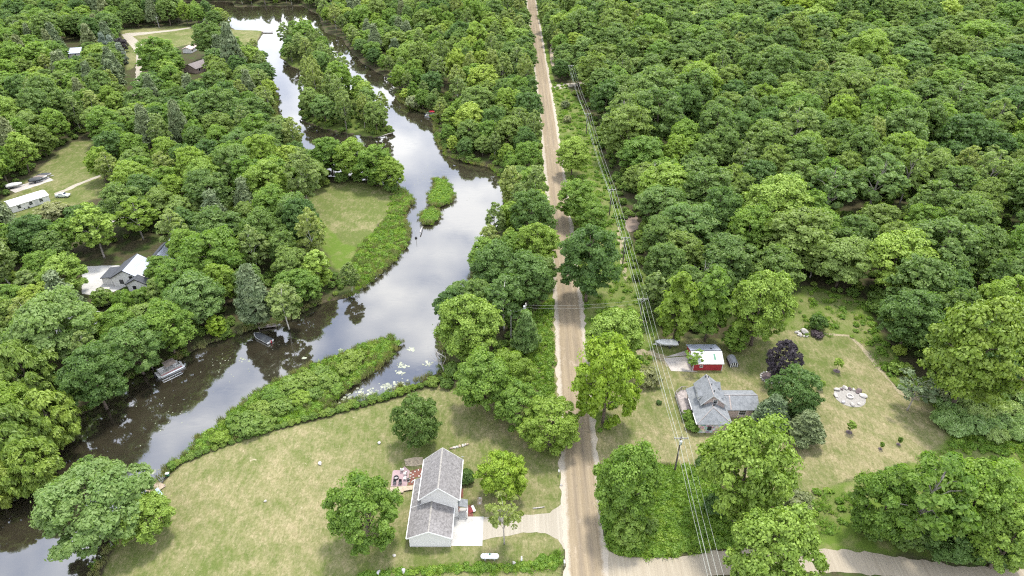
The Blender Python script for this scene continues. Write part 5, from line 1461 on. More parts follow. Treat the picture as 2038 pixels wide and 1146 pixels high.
# wing, ridge east-west
b = MB(); b.extrude([(45.62, 107.5, -.1), (45.62, 112.9, -.1), (45.62, 112.9, 2.65), (45.62, 110.0, 4.0), (45.62, 107.5, 2.5)], (7.0, 0, 0)); b.build('wing_wall', MAT['brown_board'], G)
r = MB(); r.slab([(44.6, 110.0, 4.15), (53.0, 110.0, 4.15), (53.0, 113.2, 2.7), (44.6, 113.2, 2.7)], .14); r.build('wing_roof', MAT['roof_grey'], G)
r = MB(); r.slab([(44.6, 107.1, 2.5), (53.0, 107.1, 2.5), (53.0, 109.998, 4.15), (44.6, 109.998, 4.15)], .14); r.build('wing_roof', MAT['roof_grey'], G)
h = MB(); h.tube([(45.0, 110.0, 4.17), (53.0, 110.0, 4.17)], .07, 6); h.build('ridge_cap', MAT['grey_wood'], G)
h = MB(); h.slab([(46.7, 107.15, 2.56), (47.0, 107.15, 2.56), (47.0, 109.95, 4.16), (46.7, 109.95, 4.16)], .05); h.build('skylight_strip', MAT['grey_wood'], G)
window(G, (49.5, 107.5, 1.4), 1.4, 1.1, (0, -1)); window(G, (x0, 105.0, 1.5), 1.0, 1.1, (-1, 0)); window(G, (x0, 111.0, 1.5), 1.0, 1.1, (-1, 0)); window(G, (43.0, 107.05, 5.0), .8, .9, (0, -1))
for c in ((38.45, 108.3), (38.45, 104.9)):
    g = MB(); g.box((c[0] - .06, c[1], 2.68), (.12, 9.8 if c[1] > 107 else 4.5, .12) if False else (.12, 4.4, .12)); g.build('gutter', MAT['trim_white'], G)
local(G)
# deck with diagonal boards, each one a part
D = thing('grey_deck', 'weathered railed deck on the left of the grey house', 'deck', (37.8, 111, 0))
dpoly = [(36.55, 114.1), (38.15, 115.7), (39.6, 115.5), (38.9, 113.3), (38.9, 107.3), (36.75, 107.3)]
ang = math.radians(28); dv = np.array([math.cos(ang), math.sin(ang)]); nv = np.array([-dv[1], dv[0]])
P_ = np.array(dpoly); proj = P_ @ nv
def clip_band(pg, lo, hi):
    def cl(pg, n, c):
        out = []
        for i in range(len(pg)):
            a, b_ = np.array(pg[i]), np.array(pg[(i + 1) % len(pg)]); da, db = a @ n - c, b_ @ n - c
            if da <= 0: out.append(tuple(a))
            if da * db < 0: out.append(tuple(a + (b_ - a) * da / (da - db)))
        return out
    return cl(cl(pg, nv, hi), -nv, -lo) if len(pg) else []
s = proj.min()
cv = [(38.9, 107.3), (36.75, 107.3), (36.55, 114.1), (38.15, 115.7), (39.6, 115.5), (38.9, 113.3)]
while s < proj.max():
    pg = clip_band(cv, s + .012, s + .218)
    if len(pg) >= 3:
        ar = sum(pg[i][0] * pg[(i + 1) % len(pg)][1] - pg[(i + 1) % len(pg)][0] * pg[i][1] for i in range(len(pg))) / 2
        if abs(ar) > .02:
            if ar < 0: pg = pg[::-1]
            zz = .62 + R_.uniform(0, .012)
            MB().slab([(a - 37.8, c - 111, zz) for a, c in pg], .04).build('plank', MAT['grey_wood'], D)
    s += .23
rail_pts = [(38.9, 107.3), (36.75, 107.3), (36.55, 114.1), (38.15, 115.7), (39.6, 115.5)]
for i in range(len(rail_pts) - 1):
    a = Vector((*rail_pts[i], 0)) - D.location; c = Vector((*rail_pts[i + 1], 0)) - D.location
    m = MB(); m.tube([a + Vector((0, 0, 1.55)), c + Vector((0, 0, 1.55))], .07, 4)
    n_ = max(2, int((c - a).length / .3))
    for k in range(n_):
        p = a.lerp(c, (k + .5) / n_); m.box((p.x, p.y, 1.05), (.06, .06, .95))
    m.build('railing', MAT['grey_wood'], D)
    m = MB(); m.box((a.x, a.y, .8), (.12, .12, 1.6)); m.build('post', MAT['grey_wood'], D)
m = MB(); m.prism([(a - 37.8, c - 111) for a, c in cv], 0, .5); m.build('skirt', MAT['dark_trim'], D)

# ------------------------------------------------------------------ red shed, kennel, covered boat, apron
S_ = thing('red_shed', 'red shed with pale metal roof on the yard', 'shed', (45.7, 126, 0))
b = MB(); b.extrude([(42.45, 123.05, -.1), (42.45, 130.0, -.1), (42.45, 130.0, 1.95), (42.45, 126.0, 3.35), (42.45, 123.05, 2.2)][::-1], (6.75, 0, 0)); b.build('wall', MAT['red_board'], S_)
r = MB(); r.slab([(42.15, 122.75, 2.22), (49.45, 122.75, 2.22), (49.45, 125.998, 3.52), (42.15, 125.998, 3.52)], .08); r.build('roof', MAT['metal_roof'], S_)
r = MB(); r.slab([(42.15, 126.002, 3.52), (49.45, 126.002, 3.52), (49.45, 130.35, 2.0), (42.15, 130.35, 2.0)], .08); r.build('roof', MAT['metal_blue_and_sheen'], S_)  # north slope bluer than the south: reflected sky painted into its colour
r = MB(); r.tube([(42.15, 126, 3.54), (49.45, 126, 3.54)], .08, 6); r.build('ridge_cap', MAT['black'], S_)
r = MB(); r.slab([(47.3, 123.7, 2.63), (47.75, 123.7, 2.63), (47.75, 125.2, 3.23), (47.3, 125.2, 3.23)], .03); r.build('skylight', MAT['green_plastic'], S_)
r = MB(); r.slab([(47.2, 127.0, 3.2), (47.6, 127.0, 3.2), (47.6, 127.8, 2.92), (47.2, 127.8, 2.92)], .05); r.build('roof_vent', MAT['black'], S_)
for x in (42.42, 49.23): 
    c = MB(); c.box((x, 123.03, 1.05), (.14, .08, 2.2)); c.build('corner_trim', MAT['trim_white'], S_)
e = MB(); e.box((45.8, 122.72, 2.17), (7.3, .05, .12)); e.build('fascia', MAT['trim_white'], S_)
d = MB(); d.box((42.42, 126.4, 1.05), (.06, 2.6, 2.1)); d.build('shed_door', MAT['trim_white'], S_)
window(S_, (44.3, 123.05, 1.2), .6, .5, (0, -1))
local(S_)
st('shed_apron', MB().prism([(36.5, 127.5), (37.35, 122.8), (43.6, 122.45), (42.4, 123.0), (42.4, 128.2)], -.1, .05), 'old_concrete')
st('shed_ramp', MB().prism([(36.9, 127.9), (42.3, 128.6), (42.3, 130.4)], -.1, .04), 'old_concrete')
K = thing('kennel', 'small grey shingled kennel with white striped front beside the red shed', 'kennel', (52.4, 125.6, 0))
arc = [(-1.05, 0), (-1.05, .75), (-.55, 1.3), (.0, 1.45), (.55, 1.3), (1.05, .75), (1.05, 0)]
MB().extrude([(a, -1.4, z) for a, z in arc][::-1], (0, 2.8, 0)).build('hut_body', MAT['dark_trim'], K)
m = MB()
for i in range(1, 5):
    a, c = arc[i], arc[i + 1]; m.slab([(a[0], -1.5, a[1] + .09), (c[0], -1.5, c[1] + .09), (c[0], 1.5, c[1] + .09), (a[0], 1.5, a[1] + .09)], .07)
m.build('roof', MAT['roof_grey'], K)
for a in (-.75, -.25, .25, .75): MB().box((a, -1.43, .6 if abs(a) > .5 else .68), (.2, .05, 1.1 if abs(a) > .5 else 1.3)).build('door_panel', MAT['trim_white'], K)

def hull_mesh(L, W, Hh, n=14, deck=.0):
    """simple planing hull, bow towards +x, closed on top"""
    vs = []; fs = []
    for i in range(n):
        u = i / (n - 1); x = -L / 2 + L * u
        w = W / 2 * (1 - max(0, (u - .55) / .45) ** 2.6 * .9); k = .05 + .45 * max(0, (u - .6) / .4) ** 2
        zt = Hh * (1 + .12 * max(0, (u - .5) * 2))
        vs += [(x, -w, zt), (x, -w * .85, Hh * (.35 + k * .6)), (x, 0, Hh * k), (x, w * .85, Hh * (.35 + k * .6)), (x, w, zt), (x, w * .5, zt + deck), (x, 0, zt + deck * 1.4), (x, -w * .5, zt + deck)]
    for i in range(n - 1):
        for k in range(8): fs.append((i * 8 + k, i * 8 + (k + 1) % 8, (i + 1) * 8 + (k + 1) % 8, (i + 1) * 8 + k))
    fs.append(tuple(range(7, -1, -1))); fs.append(tuple(range((n - 1) * 8, n * 8)))
    m = MB(); m.add(vs, [f[::-1] for f in fs]); return m
def trailer_boat(loc, rz, label, L, cover, hullm, wheels=True):
    t = thing('boat', label, 'boat', loc, rz)
    z = .45 if wheels else 0
    hull_mesh(L, 2.1, .85).build('hull', MAT[hullm], t, 0, True, (0, 0, z))
    c = MB(); n = 9; vs = []; fs = []
    for i in range(n):
        u = i / (n - 1); x = -L * .48 + L * .92 * u; w = 1.08 * (1 - max(0, (u - .55) / .45) ** 2.6 * .8); h = .25 + .38 * math.sin(math.pi * min(1, u * 1.1)) * (1 - .5 * u)
        vs += [(x, -w, z + .86), (x, -w * .6, z + .88 + h * .7), (x, 0, z + .88 + h), (x, w * .6, z + .88 + h * .7), (x, w, z + .86)]
    for i in range(n - 1):
        for k in range(4): fs.append((i * 5 + k, i * 5 + k + 1, (i + 1) * 5 + k + 1, (i + 1) * 5 + k)[::-1])
    fs += [(0, 1, 2, 3, 4), tuple(range(n * 5 - 1, n * 5 - 6, -1))]
    c.add(vs, fs).build('cover', MAT[cover], t, 0, True)
    MB().box((-L / 2 - .18, 0, z + .75), (.35, .35, .75)).build('motor', MAT['black'], t, .05)
    if wheels:
        fr = MB()
        for s in (-.55, .55): fr.tube([(-L * .42, s, .42), (L * .2, s, .42), (L * .62, 0, .42)], .05, 5)
        fr.build('trailer_frame', MAT['galvanised'], t)
        for s in (-1.05, 1.05):
            MB().tube([(-L * .12, s - .1, .32), (-L * .12, s + .1, .32)], .32, 16).build('wheel', MAT['rubber'], t)
    return t
trailer_boat((38.0, 132.3, 0), math.pi - .05, 'white covered boat on a trailer beside the wood, left of the red shed', 5.4, 'boat_white', 'boat_white')

# ------------------------------------------------------------------ fire circle, rock heap, mulch island
cx, cy_ = 75.6, 113.9
n = 22; st('fire_circle', MB().prism([(cx + math.cos(2 * math.pi * i / n) * 3.35, cy_ + math.sin(2 * math.pi * i / n) * 3.3) for i in range(n)], -.1, .05), 'pale_gravel')
ring('fire_ring', 'stone fire ring in the middle of the pale gravel circle', 'fire pit', (cx, cy_, .05), .75, .25, .35, 'pale_stone')
TT = lambda zx, zy: at(1570 + zx * 180 / 1146, 640 + zy * 180 / 1146)
for zx, zy, s, mt, lb in ((608, 868, .75, 'pale_stone', 'pale boulder at the upper left of the fire circle'), (665, 862, .5, 'dark_stone', 'dark stone seat between the two upper left boulders'), (710, 845, .75, 'pale_stone', 'white boulder at the top of the fire circle'),
                      (770, 858, .6, 'dark_stone', 'dark stone seat at the top of the fire circle'), (820, 868, .6, 'pale_stone', 'flat pale boulder right of the top dark seat'), (880, 890, .95, 'dark_stone', 'long dark stone bench at the upper right'),
                      (940, 948, .95, 'pale_stone', 'largest white boulder at the right of the fire circle'), (590, 940, .75, 'pale_stone', 'pale boulder at the left of the fire circle'), (690, 1022, .6, 'grey_stone', 'grey stone at the lower left of the fire circle'),
                      (800, 1058, .7, 'pale_stone', 'pale boulder at the bottom of the fire circle'), (890, 1050, .5, 'pale_stone', 'small boulder at the lower right of the fire circle')):
    p = TT(zx, zy); stone(p.x, p.y, 0, s, s * .7, s * .55, lb, None, mt)
for i, (zx, zy, s) in enumerate(((195, 140, 1.1), (95, 142, .55), (120, 130, .4), (135, 160, .55), (150, 185, .55), (190, 190, .45), (225, 195, .4), (120, 175, .4), (245, 180, .35), (165, 115, .45))):
    p = TT(zx, zy); stone(p.x, p.y, 0, s, s * .75, s * .7, 'largest white block of the rock heap behind the yard' if i == 0 else 'white rock in the heap behind the yard', None if i == 0 else 'white rock heap')
ic = at(1535, 752); n = 20
st('mulch_island', MB().prism([(ic.x + math.cos(2 * math.pi * i / n) * 2.3, ic.y + math.sin(2 * math.pi * i / n) * 2.0) for i in range(n)], -.1, .05), 'dark_mulch')
for i in range(18):
    a = 2 * math.pi * i / 18
    stone(ic.x + math.cos(a) * 2.4, ic.y + math.sin(a) * 2.1, 0, .34, .26, .22, 'pale edging stone of the mulch bed under the purple tree', 'edging stones of the mulch bed', 'pale_stone', 'stone')

# ------------------------------------------------------------------ power line
POLES = []
def power_pole(x, y, label, h=9.6, transformer=False):
    t = thing('power_pole', label, 'power pole', (x, y, 0))
    MB().tube([(0, 0, -.3), (0, 0, h * .5), (0, 0, h)], [.20, .16, .12], 8).build('shaft', MAT['pole_wood'], t)
    MB().box((0, -.14, h - .35), (2.7, .12, .16)).build('crossarm', MAT['pole_grey'], t)
    MB().tube([(-.8, -.15, h - .45), (0, -.12, h - 1.1), (.8, -.15, h - .45)], .03, 4).build('brace', MAT['galvanised'], t)
    for a in (-1.25, .3, 1.25):
        MB().tube([(a, -.14, h - .27), (a, -.14, h - .1), (a, -.14, h - .02)], [.05, .09, .05], 8).build('insulator', MAT['galvanised'], t)
    if transformer:
        MB().tube([(-.02, -.42, h - 1.75), (-.02, -.42, h - 1.7), (-.02, -.42, h - .85), (-.02, -.42, h - .8)], [.2, .27, .27, .2], 12).build('transformer', MAT['galvanised'], t)
        MB().box((0, -.2, h - 1.3), (.1, .25, .5)).build('bracket', MAT['black'], t)
    POLES.append((x, y, h)); return t
py_ = [(31.3, 46, 'power pole below the frame edge'), (32.2, 92.6, 'power pole with transformer beside the yard of the grey house'), (32.3, 139.3, 'power pole near the wood edge behind the lime maple'), (32.3, 170.0, 'power pole by the bare wood chip patch'),
       (32.2, 201.6, 'power pole in the grass strip beside the single large wood bend'), (31.0, 273.5, 'power pole below the gravel path'), (29.2, 343.5, 'power pole above the gravel path at the wood')]
for i, (a, b_, lb) in enumerate(py_):
    if i: power_pole(a, b_, lb, 9.6, i == 1)
    else: POLES.append((a, b_, 9.6))
def cable(pts, label, r=.02):
    o = MB().tube(pts, r, 4, cap=False).build('power_cable', MAT['wire']); return tag(o, label, 'cable')
for dx, dz, lb in ((-1.25, 0, 'leftmost wire on the crossarms of the power line'), (.3, 0, 'middle wire on the crossarms of the power line'), (1.25, 0, 'rightmost wire on the crossarms of the power line'), (-.16, -1.6, 'lower wire fixed to the shafts of the power line'), (.18, -2.5, 'lowest wire fixed to the shafts of the power line')):
    pts = []
    for i in range(len(POLES) - 1):
        a, b_ = POLES[i], POLES[i + 1]; L = math.hypot(b_[0] - a[0], b_[1] - a[1]); sag = L * L / 3600 * (1.0 if dz == 0 else 1.25)
        for k in range(12):
            u = k / 12; pts.append((a[0] + (b_[0] - a[0]) * u + dx, a[1] + (b_[1] - a[1]) * u - .14, a[2] + dz - .02 - sag * 4 * u * (1 - u)))
    pts.append((POLES[-1][0] + dx, POLES[-1][1] - .14, POLES[-1][2] + dz - .02))
    cable(pts, lb)
# the grey poles left of the road and the wires that cross it
p1 = at(1017, 676); t = thing('wood_pole', 'bare grey pole beside the small pale pine', 'power pole', (p1.x, p1.y, 0))
MB().tube([(0, 0, -.3), (-.05, 0, 9.0)], [.17, .11], 8).build('shaft', MAT['pole_grey'], t); MB().box((.15, -.1, 8.1), (.35, .2, .3)).build('fitting', MAT['galvanised'], t)
p2 = at(1046, 606, 9.6); t = thing('transformer_pole', 'pole with grey transformer behind the small pale pine', 'power pole', (p2.x, p2.y, 0))
MB().tube([(0, 0, -.3), (0, 0, 9.9)], [.18, .12], 8).build('shaft', MAT['pole_grey'], t); MB().tube([(-.3, -.2, 8.4), (-.3, -.2, 9.3)], [.27, .27], 12).build('transformer', MAT['galvanised'], t)
MB().box((.1, 0, 9.6), (.16, 1.4, .14)).build('crossarm', MAT['pole_grey'], t)
def span(a, b_, sag, label, r=.011):
    pts = []
    for k in range(17):
        u = k / 16; q = Vector(a).lerp(Vector(b_), u); q.z -= sag * 4 * u * (1 - u); pts.append(q)
    cable(pts, label, r)
span((p2.x, p2.y, 9.5), (32.2, 139.0, 9.2), .8, 'upper wire crossing the road from the transformer pole')
span((p2.x, p2.y, 8.7), (32.2, 139.0, 8.2), .9, 'lower wire crossing the road from the transformer pole')
span((p2.x, p2.y, 8.9), (p1.x, p1.y, 8.3), .3, 'short wire between the two grey poles')
pf = at(1036, 40); t = thing('far_pole', 'pale pole in the green strip at the far end of the road', 'power pole', (pf.x, pf.y, 0))
MB().tube([(0, 0, -.3), (0, 0, 10)], [.22, .15], 8).build('shaft', MAT['pole_grey'], t); MB().box((0, 0, 9.4), (2.4, .12, .16)).build('crossarm', MAT['pole_grey'], t)
pf = at(317, 55); t = thing('yard_pole', 'slim pole on the far lawn beside the pale track', 'pole', (pf.x, pf.y, 0))
MB().tube([(0, 0, -.3), (0, 0, 7)], [.18, .12], 8).build('shaft', MAT['pole_grey'], t); MB().box((0, 0, 6.4), (1.6, .12, .14)).build('crossarm', MAT['pole_grey'], t)

# ------------------------------------------------------------------ boats on the river, docks
def pontoon(loc, rz, label, canopy, fence='boat_grey', L=6.4, group=None):
    t = thing('pontoon_boat', label, 'boat', loc, rz)
    for s in (-.95, .95):
        MB().tube([(-L / 2, s, .12), (L / 2 - .5, s, .12), (L / 2 - .1, s, .2), (L / 2 + .15, s, .3)], [.34, .34, .24, .06], 12).build('pontoon_tube', MAT['aluminium'], t, 0, True)
    MB().box((0, 0, .5), (L - .3, 2.5, .12)).build('deck', MAT['boat_white'], t, .02)
    f = MB()
    for s in (-1.2, 1.2): f.box((.1, s, .9), (L - 1.6, .06, .65))
    for x in (-L / 2 + .9, L / 2 - .75): f.box((x, 0, .9), (.06, 2.36, .65))
    f.build('side_fence', MAT[fence], t)
    st_ = MB()
    for s in (-1.235, 1.235): st_.box((.1, s, .72), (L - 1.6, .012, .14))
    st_.build('stripe', MAT['boat_red'], t)
    for x, y, w, d in ((-1.6, .75, 1.5, .6), (1.7, .75, 1.3, .6), (1.7, -.75, 1.3, .6)):
        s_ = MB().box((x, y, .78), (w, d, .42)).build('seat', MAT['boat_white'], t, .04)
        MB().box((x, y + (.26 if y > 0 else -.26), 1.1), (w, .12, .35)).build('seat_back', MAT['boat_white'], s_)
    MB().box((-.2, -.75, .95), (.55, .6, .75)).build('helm', MAT['boat_grey'], t, .04)
    MB().box((-L / 2 - .1, 0, .6), (.4, .45, .95)).build('motor', MAT['black'], t, .06)
    if canopy:
        MB().slab([(-.9, -1.2, 2.35), (1.7, -1.2, 2.35), (1.7, 0, 2.5), (1.7, 1.2, 2.35), (-.9, 1.2, 2.35), (-.9, 0, 2.5)], .08).build('canopy', MAT[canopy], t)
        fr = MB()
        for x in (-.8, 1.6):
            for s in (-1.15, 1.15): fr.tube([(x * .5 + .2, s, 1.2), (x, s, 2.3)], .035, 5)
        fr.build('canopy_frame', MAT['aluminium'], t)
    return t
def dock(a, b_, w, label, name='dock', mat='deck_wood', z=.05, post=True):
    a, b_ = Vector(a), Vector(b_); L = (b_ - a).length; rz = math.atan2((b_ - a).y, (b_ - a).x)
    t = thing(name, label, 'dock', (a.x, a.y, 0), rz)
    n = max(4, int(L / .22)); m0 = None
    for i in range(n):
        x = (i + .5) * L / n
        if m0 is None:
            o = MB().box((0, 0, 0), (L / n * .92, w, .05)).build('plank', MAT[mat], t); m0 = o
        else:
            o = m0.copy(); COL.objects.link(o); o.parent = t
        o.location = (x, 0, z + R_.uniform(0, .01))
    for s in (-w / 2 + .1, w / 2 - .1):
        MB().box((L / 2, s, z - .12), (L, .08, .18)).build('beam', MAT['grey_wood'], t)
        if post:
            for x in (.2, L - .2): MB().box((x, s * 1.06, -.3), (.12, .12, 1.5)).build('post', MAT['grey_wood'], t)
    return t
pc = at(337, 735); d_ = (at(365, 722) - at(310, 748)); rz = math.atan2(d_.y, d_.x)
pontoon((pc.x, pc.y, -.5), rz, 'pontoon boat with tan canopy moored on the dark channel', 'canvas_tan')
dk0 = at(298, 738); dk1 = at(318, 722); dock((dk0.x - .6, dk0.y + 1.4, 0), (dk1.x - .6, dk1.y + 1.4, 0), 1.2, 'old grey dock behind the tan canopy pontoon boat', 'dock', 'grey_wood')
m = MB(); fr0 = at(345, 752, -.46)
t = thing('boat_lift', 'thin metal lift frame in the water beside the pontoon boat', 'boat lift', (fr0.x, fr0.y, -.5), rz)
for s in (0, .8): MB().tube([(-2.2, s, .05), (2.2, s, .05)], .04, 5).build('rail', MAT['galvanised'], t)
for x in (-2.2, -.7, .7, 2.2): MB().tube([(x, 0, .05), (x, .8, .05)], .04, 5).build('crossbar', MAT['galvanised'], t)
bc = at(522, 671); d_ = (at(540, 681) - at(503, 662)); rz = math.atan2(-d_.y, -d_.x)
t = trailer_boat((bc.x, bc.y, -.75), rz, 'white boat under a black cover with red motor on the dark channel', 6.2, 'canvas_black', 'boat_white', False)
for ch in t.children:
    if ch.name.startswith('motor'): ch.data.materials[0] = MAT['boat_red']
MB().tube([(-3.4, .3, .9), (-3.4, .3, 1.25)], .13, 8).build('bucket', MAT['boat_white'], t)
q = at(527, 656); dock((q.x - 2, q.y + 1.2, 0), (q.x + 2.4, q.y + 2.2, 0), 1.2, 'dark dock behind the black covered boat', 'dock', 'grey_wood')
pc = at(789, 152); pontoon((pc.x, pc.y, -.5), .18, 'far pontoon boat without canopy beside the sandy bank', None, 'boat_white')
pc = at(859, 229); pontoon((pc.x, pc.y, -.5), -.1, 'pontoon boat with red canopy on the right channel', 'boat_red', 'boat_white', 6.0)
a = at(268, 990, .1); A = (-71.2, 88.1, 0)
dock((-70.35, 89.3, 0), (-67.55, 87.6, 0), 2.7, 'pale wooden dock under the bright maple at the lawn corner', 'dock', 'deck_wood', .2)
q = at(320, 984); t = thing('lounge_chair', 'pale blue lounge chair lying at the pale dock', 'chair', (q.x, q.y, 0), -.7)
MB().box((0, 0, .3), (1.3, .6, .06)).build('seat', MAT['blue_plastic'], t); MB().slab([(-.65, -.3, .34), (-.65, .3, .34), (-1.2, .3, .8), (-1.2, -.3, .8)][::-1], .06).build('backrest', MAT['blue_plastic'], t)
for x in (-.5, .5):
    for s in (-.25, .25): MB().box((x, s, .14), (.05, .05, .28)).build('leg', MAT['blue_plastic'], t)
q = at(334, 946); t = thing('storage_bin', 'small dark bin with pale lid on the bank by the dock', 'bin', (q.x, q.y, 0)); MB().box((0, 0, .3), (.6, .5, .6)).build('bin_body', MAT['green_plastic'], t, .03); MB().box((0, 0, .63), (.66, .56, .07)).build('lid', MAT['white_paint'], t, .02)
q = at(545, 175); dock((q.x - 3, q.y, 0), (q.x + 2.5, q.y + .3, 0), 1.4, 'grey dock at the left channel below the far lawn', 'dock', 'grey_wood')
q = at(533, 63); dock((q.x - 4, q.y, 0), (q.x + 3, q.y, 0), 2.0, 'far dock at the tip of the far lawn', 'dock', 'grey_wood')
q = at(828, 474, -.5); t = thing('channel_marker', 'white stake with black float in the open water', 'marker', q)
MB().tube([(0, 0, .45), (.05, .1, 3.2)], .06, 6).build('stake', MAT['white_paint'], t); MB().tube([(0, 0, -.2), (0, 0, .2), (0, 0, .5)], [.35, .42, .2], 10).build('float', MAT['black'], t)
for a, b_, c, d_, lb in ((752, 274, 782, 264, 'pale fallen trunk in the water at the island tip'), (842, 450, 836, 462, 'dark stick in the water below the small islet'), (868, 700, 890, 715, 'bare branch leaning over the inlet')):
    p, q = at(a, b_, -.3), at(c, d_, .3)
    o = MB().tube([p, p.lerp(q, .5) + Vector((0, 0, .25)), q], [.06, .14, .2], 6).build('fallen_trunk', MAT['dead_wood']); tag(o, lb, 'log')
# dead trees
def dead_tree(px, py, h, label, lean=(0, 0), seed=1):
    p = at(px, py); t = thing('dead_tree', label, 'tree', p); t.rotation_euler = (lean[0], lean[1], 0)
    rg = np.random.default_rng(seed)
    MB().tube([(0, 0, -.3), (.1, 0, h * .4), (0, .1, h * .75), (.1, 0, h)], [.2, .15, .09, .03], 6).build('trunk', MAT['dead_wood'], t)
    m = MB()
    for k in range(11):
        z = h * rg.uniform(.35, .9); a = rg.uniform(0, 6.28); L = (h - z) * .55 + .7
        b0 = Vector((.05, .05, z)); b1 = b0 + Vector((math.cos(a) * L * .5, math.sin(a) * L * .5, L * .5)); b2 = b0 + Vector((math.cos(a) * L * .8, math.sin(a) * L * .8, L * 1.1))
        m.tube([b0, b1, b2], [.07, .045, .015], 5, cap=False)
    m.build('limb', MAT['dead_wood'], t)
dead_tree(1392, 590, 11, 'bare dead tree at the wood edge above the red shed', (0, .08), 3)
dead_tree(1292, 396, 14, 'tall pale dead trunk at the wood edge beside the power line', (0, .05), 9)
dead_tree(1612, 552, 10, 'bare dead tree at the wood edge above the meadow', (0, -.05), 12)
dead_tree(888, 745, 7, 'bare dead tree leaning over the inlet', (0, -.35), 5)
dead_tree(45, 960, 9, 'bleached dead branches among the left willows', (.1, .5), 6)

# ------------------------------------------------------------------ left side: houses, long building, car, boats
W = thing('charcoal_roof_house', 'white house with charcoal roof among the left trees', 'house', (-107, 163, 0))
gable_body(W, 'white_vinyl', -110.7, -103.2, 158.9, 167.2, 2.9, 5.2, -106.9)
gable_roof(W, 'roof_charcoal', -111.15, -102.75, 158.5, 167.6, 2.85, 5.42, .2, 'dark_trim', 'roof', -106.9, .16, 'metal_blue_and_sheen')  # charcoal roof throughout; east slope coloured pale for the sky it reflects
b = MB(); b.box((-112.4, 162.2, 1.1), (3.3, 5.2, 2.3)); b.build('lean_to', MAT['white_vinyl'], W)
r = MB(); r.slab([(-114.3, 159.3, 2.35), (-110.9, 159.3, 2.8), (-110.9, 165.1, 2.8), (-114.3, 165.1, 2.35)], .15); r.build('lean_to_roof', MAT['roof_charcoal'], W)
gable_body(W, 'white_vinyl', -105.4, -100.2, 156.3, 158.88, 2.5, 4.1)
gable_roof(W, 'roof_charcoal', -105.8, -99.8, 156.0, 158.49, 2.48, 4.2, .18, 'dark_trim')
gable_body(W, 'white_vinyl', -104.2, -98.0, 167.62, 176.5, 2.9, 5.0, -101.5)
gable_roof(W, 'roof_charcoal', -104.6, -97.6, 167.64, 177, 2.9, 5.2, .18, 'dark_trim', 'roof', -101.5, .16, 'metal_blue_and_sheen')  # same here: the sky's reflection is painted onto the east slope
window(W, (-108.3, 158.9, 1.55), .95, 1.2, (0, -1), 'dark_trim'); window(W, (-103.6, 156.3, 1.3), .8, .9, (0, -1), 'dark_trim'); window(W, (-105.4, 158.9, 2.9), .8, .7, (0, -1), 'dark_trim')
dp = MB(); dp.tube([(-105.5, 156.1, 2.4), (-105.45, 156.2, .1)], .06, 6); dp.build('downpipe', MAT['dark_trim'], W)
local(W)
# half-hidden house far left
W2 = thing('half_hidden_house', 'pale house half hidden behind the pale ash at the left', 'house', (-112, 135, 0))
a = at(30, 600, 4); c = at(8, 618, 3)
gable_body(W2, 'white_vinyl', -113.5, -104.5, 129.5, 141.5, 2.8, 4.6)
gable_roof(W2, 'roof_grey', -114.0, -104.0, 129.0, 142.0, 2.8, 4.85)
window(W2, (-109, 129.5, 1.5), 1.2, 1.2, (0, -1)); window(W2, (-104.5, 134, 1.5), 1.2, 1.2, (1, 0)); window(W2, (-104.5, 138, 1.5), 1.2, 1.2, (1, 0))
b = MB(); b.box((-102.4, 133.5, .5), (4, 5, .12)); b.build('terrace', MAT['deck_wood'], W2)
local(W2)
# long white building
ang = math.atan2(214.8 - 208.0, -163.2 + 169.0)
LB = thing('long_building', 'long low white roofed building beside the silver car', 'building', (-164.2, 209.3, 0), math.atan2(6.8, 5.9))
Lb, Wb = 11.5, 5.6
MB().extrude([(-Lb / 2, -Wb / 2, -.1), (-Lb / 2, Wb / 2, -.1), (-Lb / 2, Wb / 2, 2.4), (-Lb / 2, 0, 3.1), (-Lb / 2, -Wb / 2, 2.4)][::-1], (Lb, 0, 0)).build('wall', MAT['white_vinyl'], LB)
MB().slab([(-Lb / 2 - .2, -Wb / 2 - .3, 2.4), (Lb / 2 + .2, -Wb / 2 - .3, 2.4), (Lb / 2 + .2, -.002, 3.2), (-Lb / 2 - .2, -.002, 3.2)], .1).build('roof', MAT['white_paint'], LB)
MB().slab([(-Lb / 2 - .2, .002, 3.2), (Lb / 2 + .2, .002, 3.2), (Lb / 2 + .2, Wb / 2 + .3, 2.4), (-Lb / 2 - .2, Wb / 2 + .3, 2.4)], .1).build('roof', MAT['white_paint'], LB)
MB().box((1.8, -.9, 3.04), (4.6, .12, .06)).build('roof_seam', MAT['dark_trim'], LB)
for x in (-3.5, 0, 3.2): window(LB, (x, -Wb / 2, 1.4), 1.0, 1.0, (0, -1), 'trim_white')
MB().box((1.7, -Wb / 2 - .03, 1.05), (.95, .06, 2.1)).build('door', MAT['grey_siding'], LB)
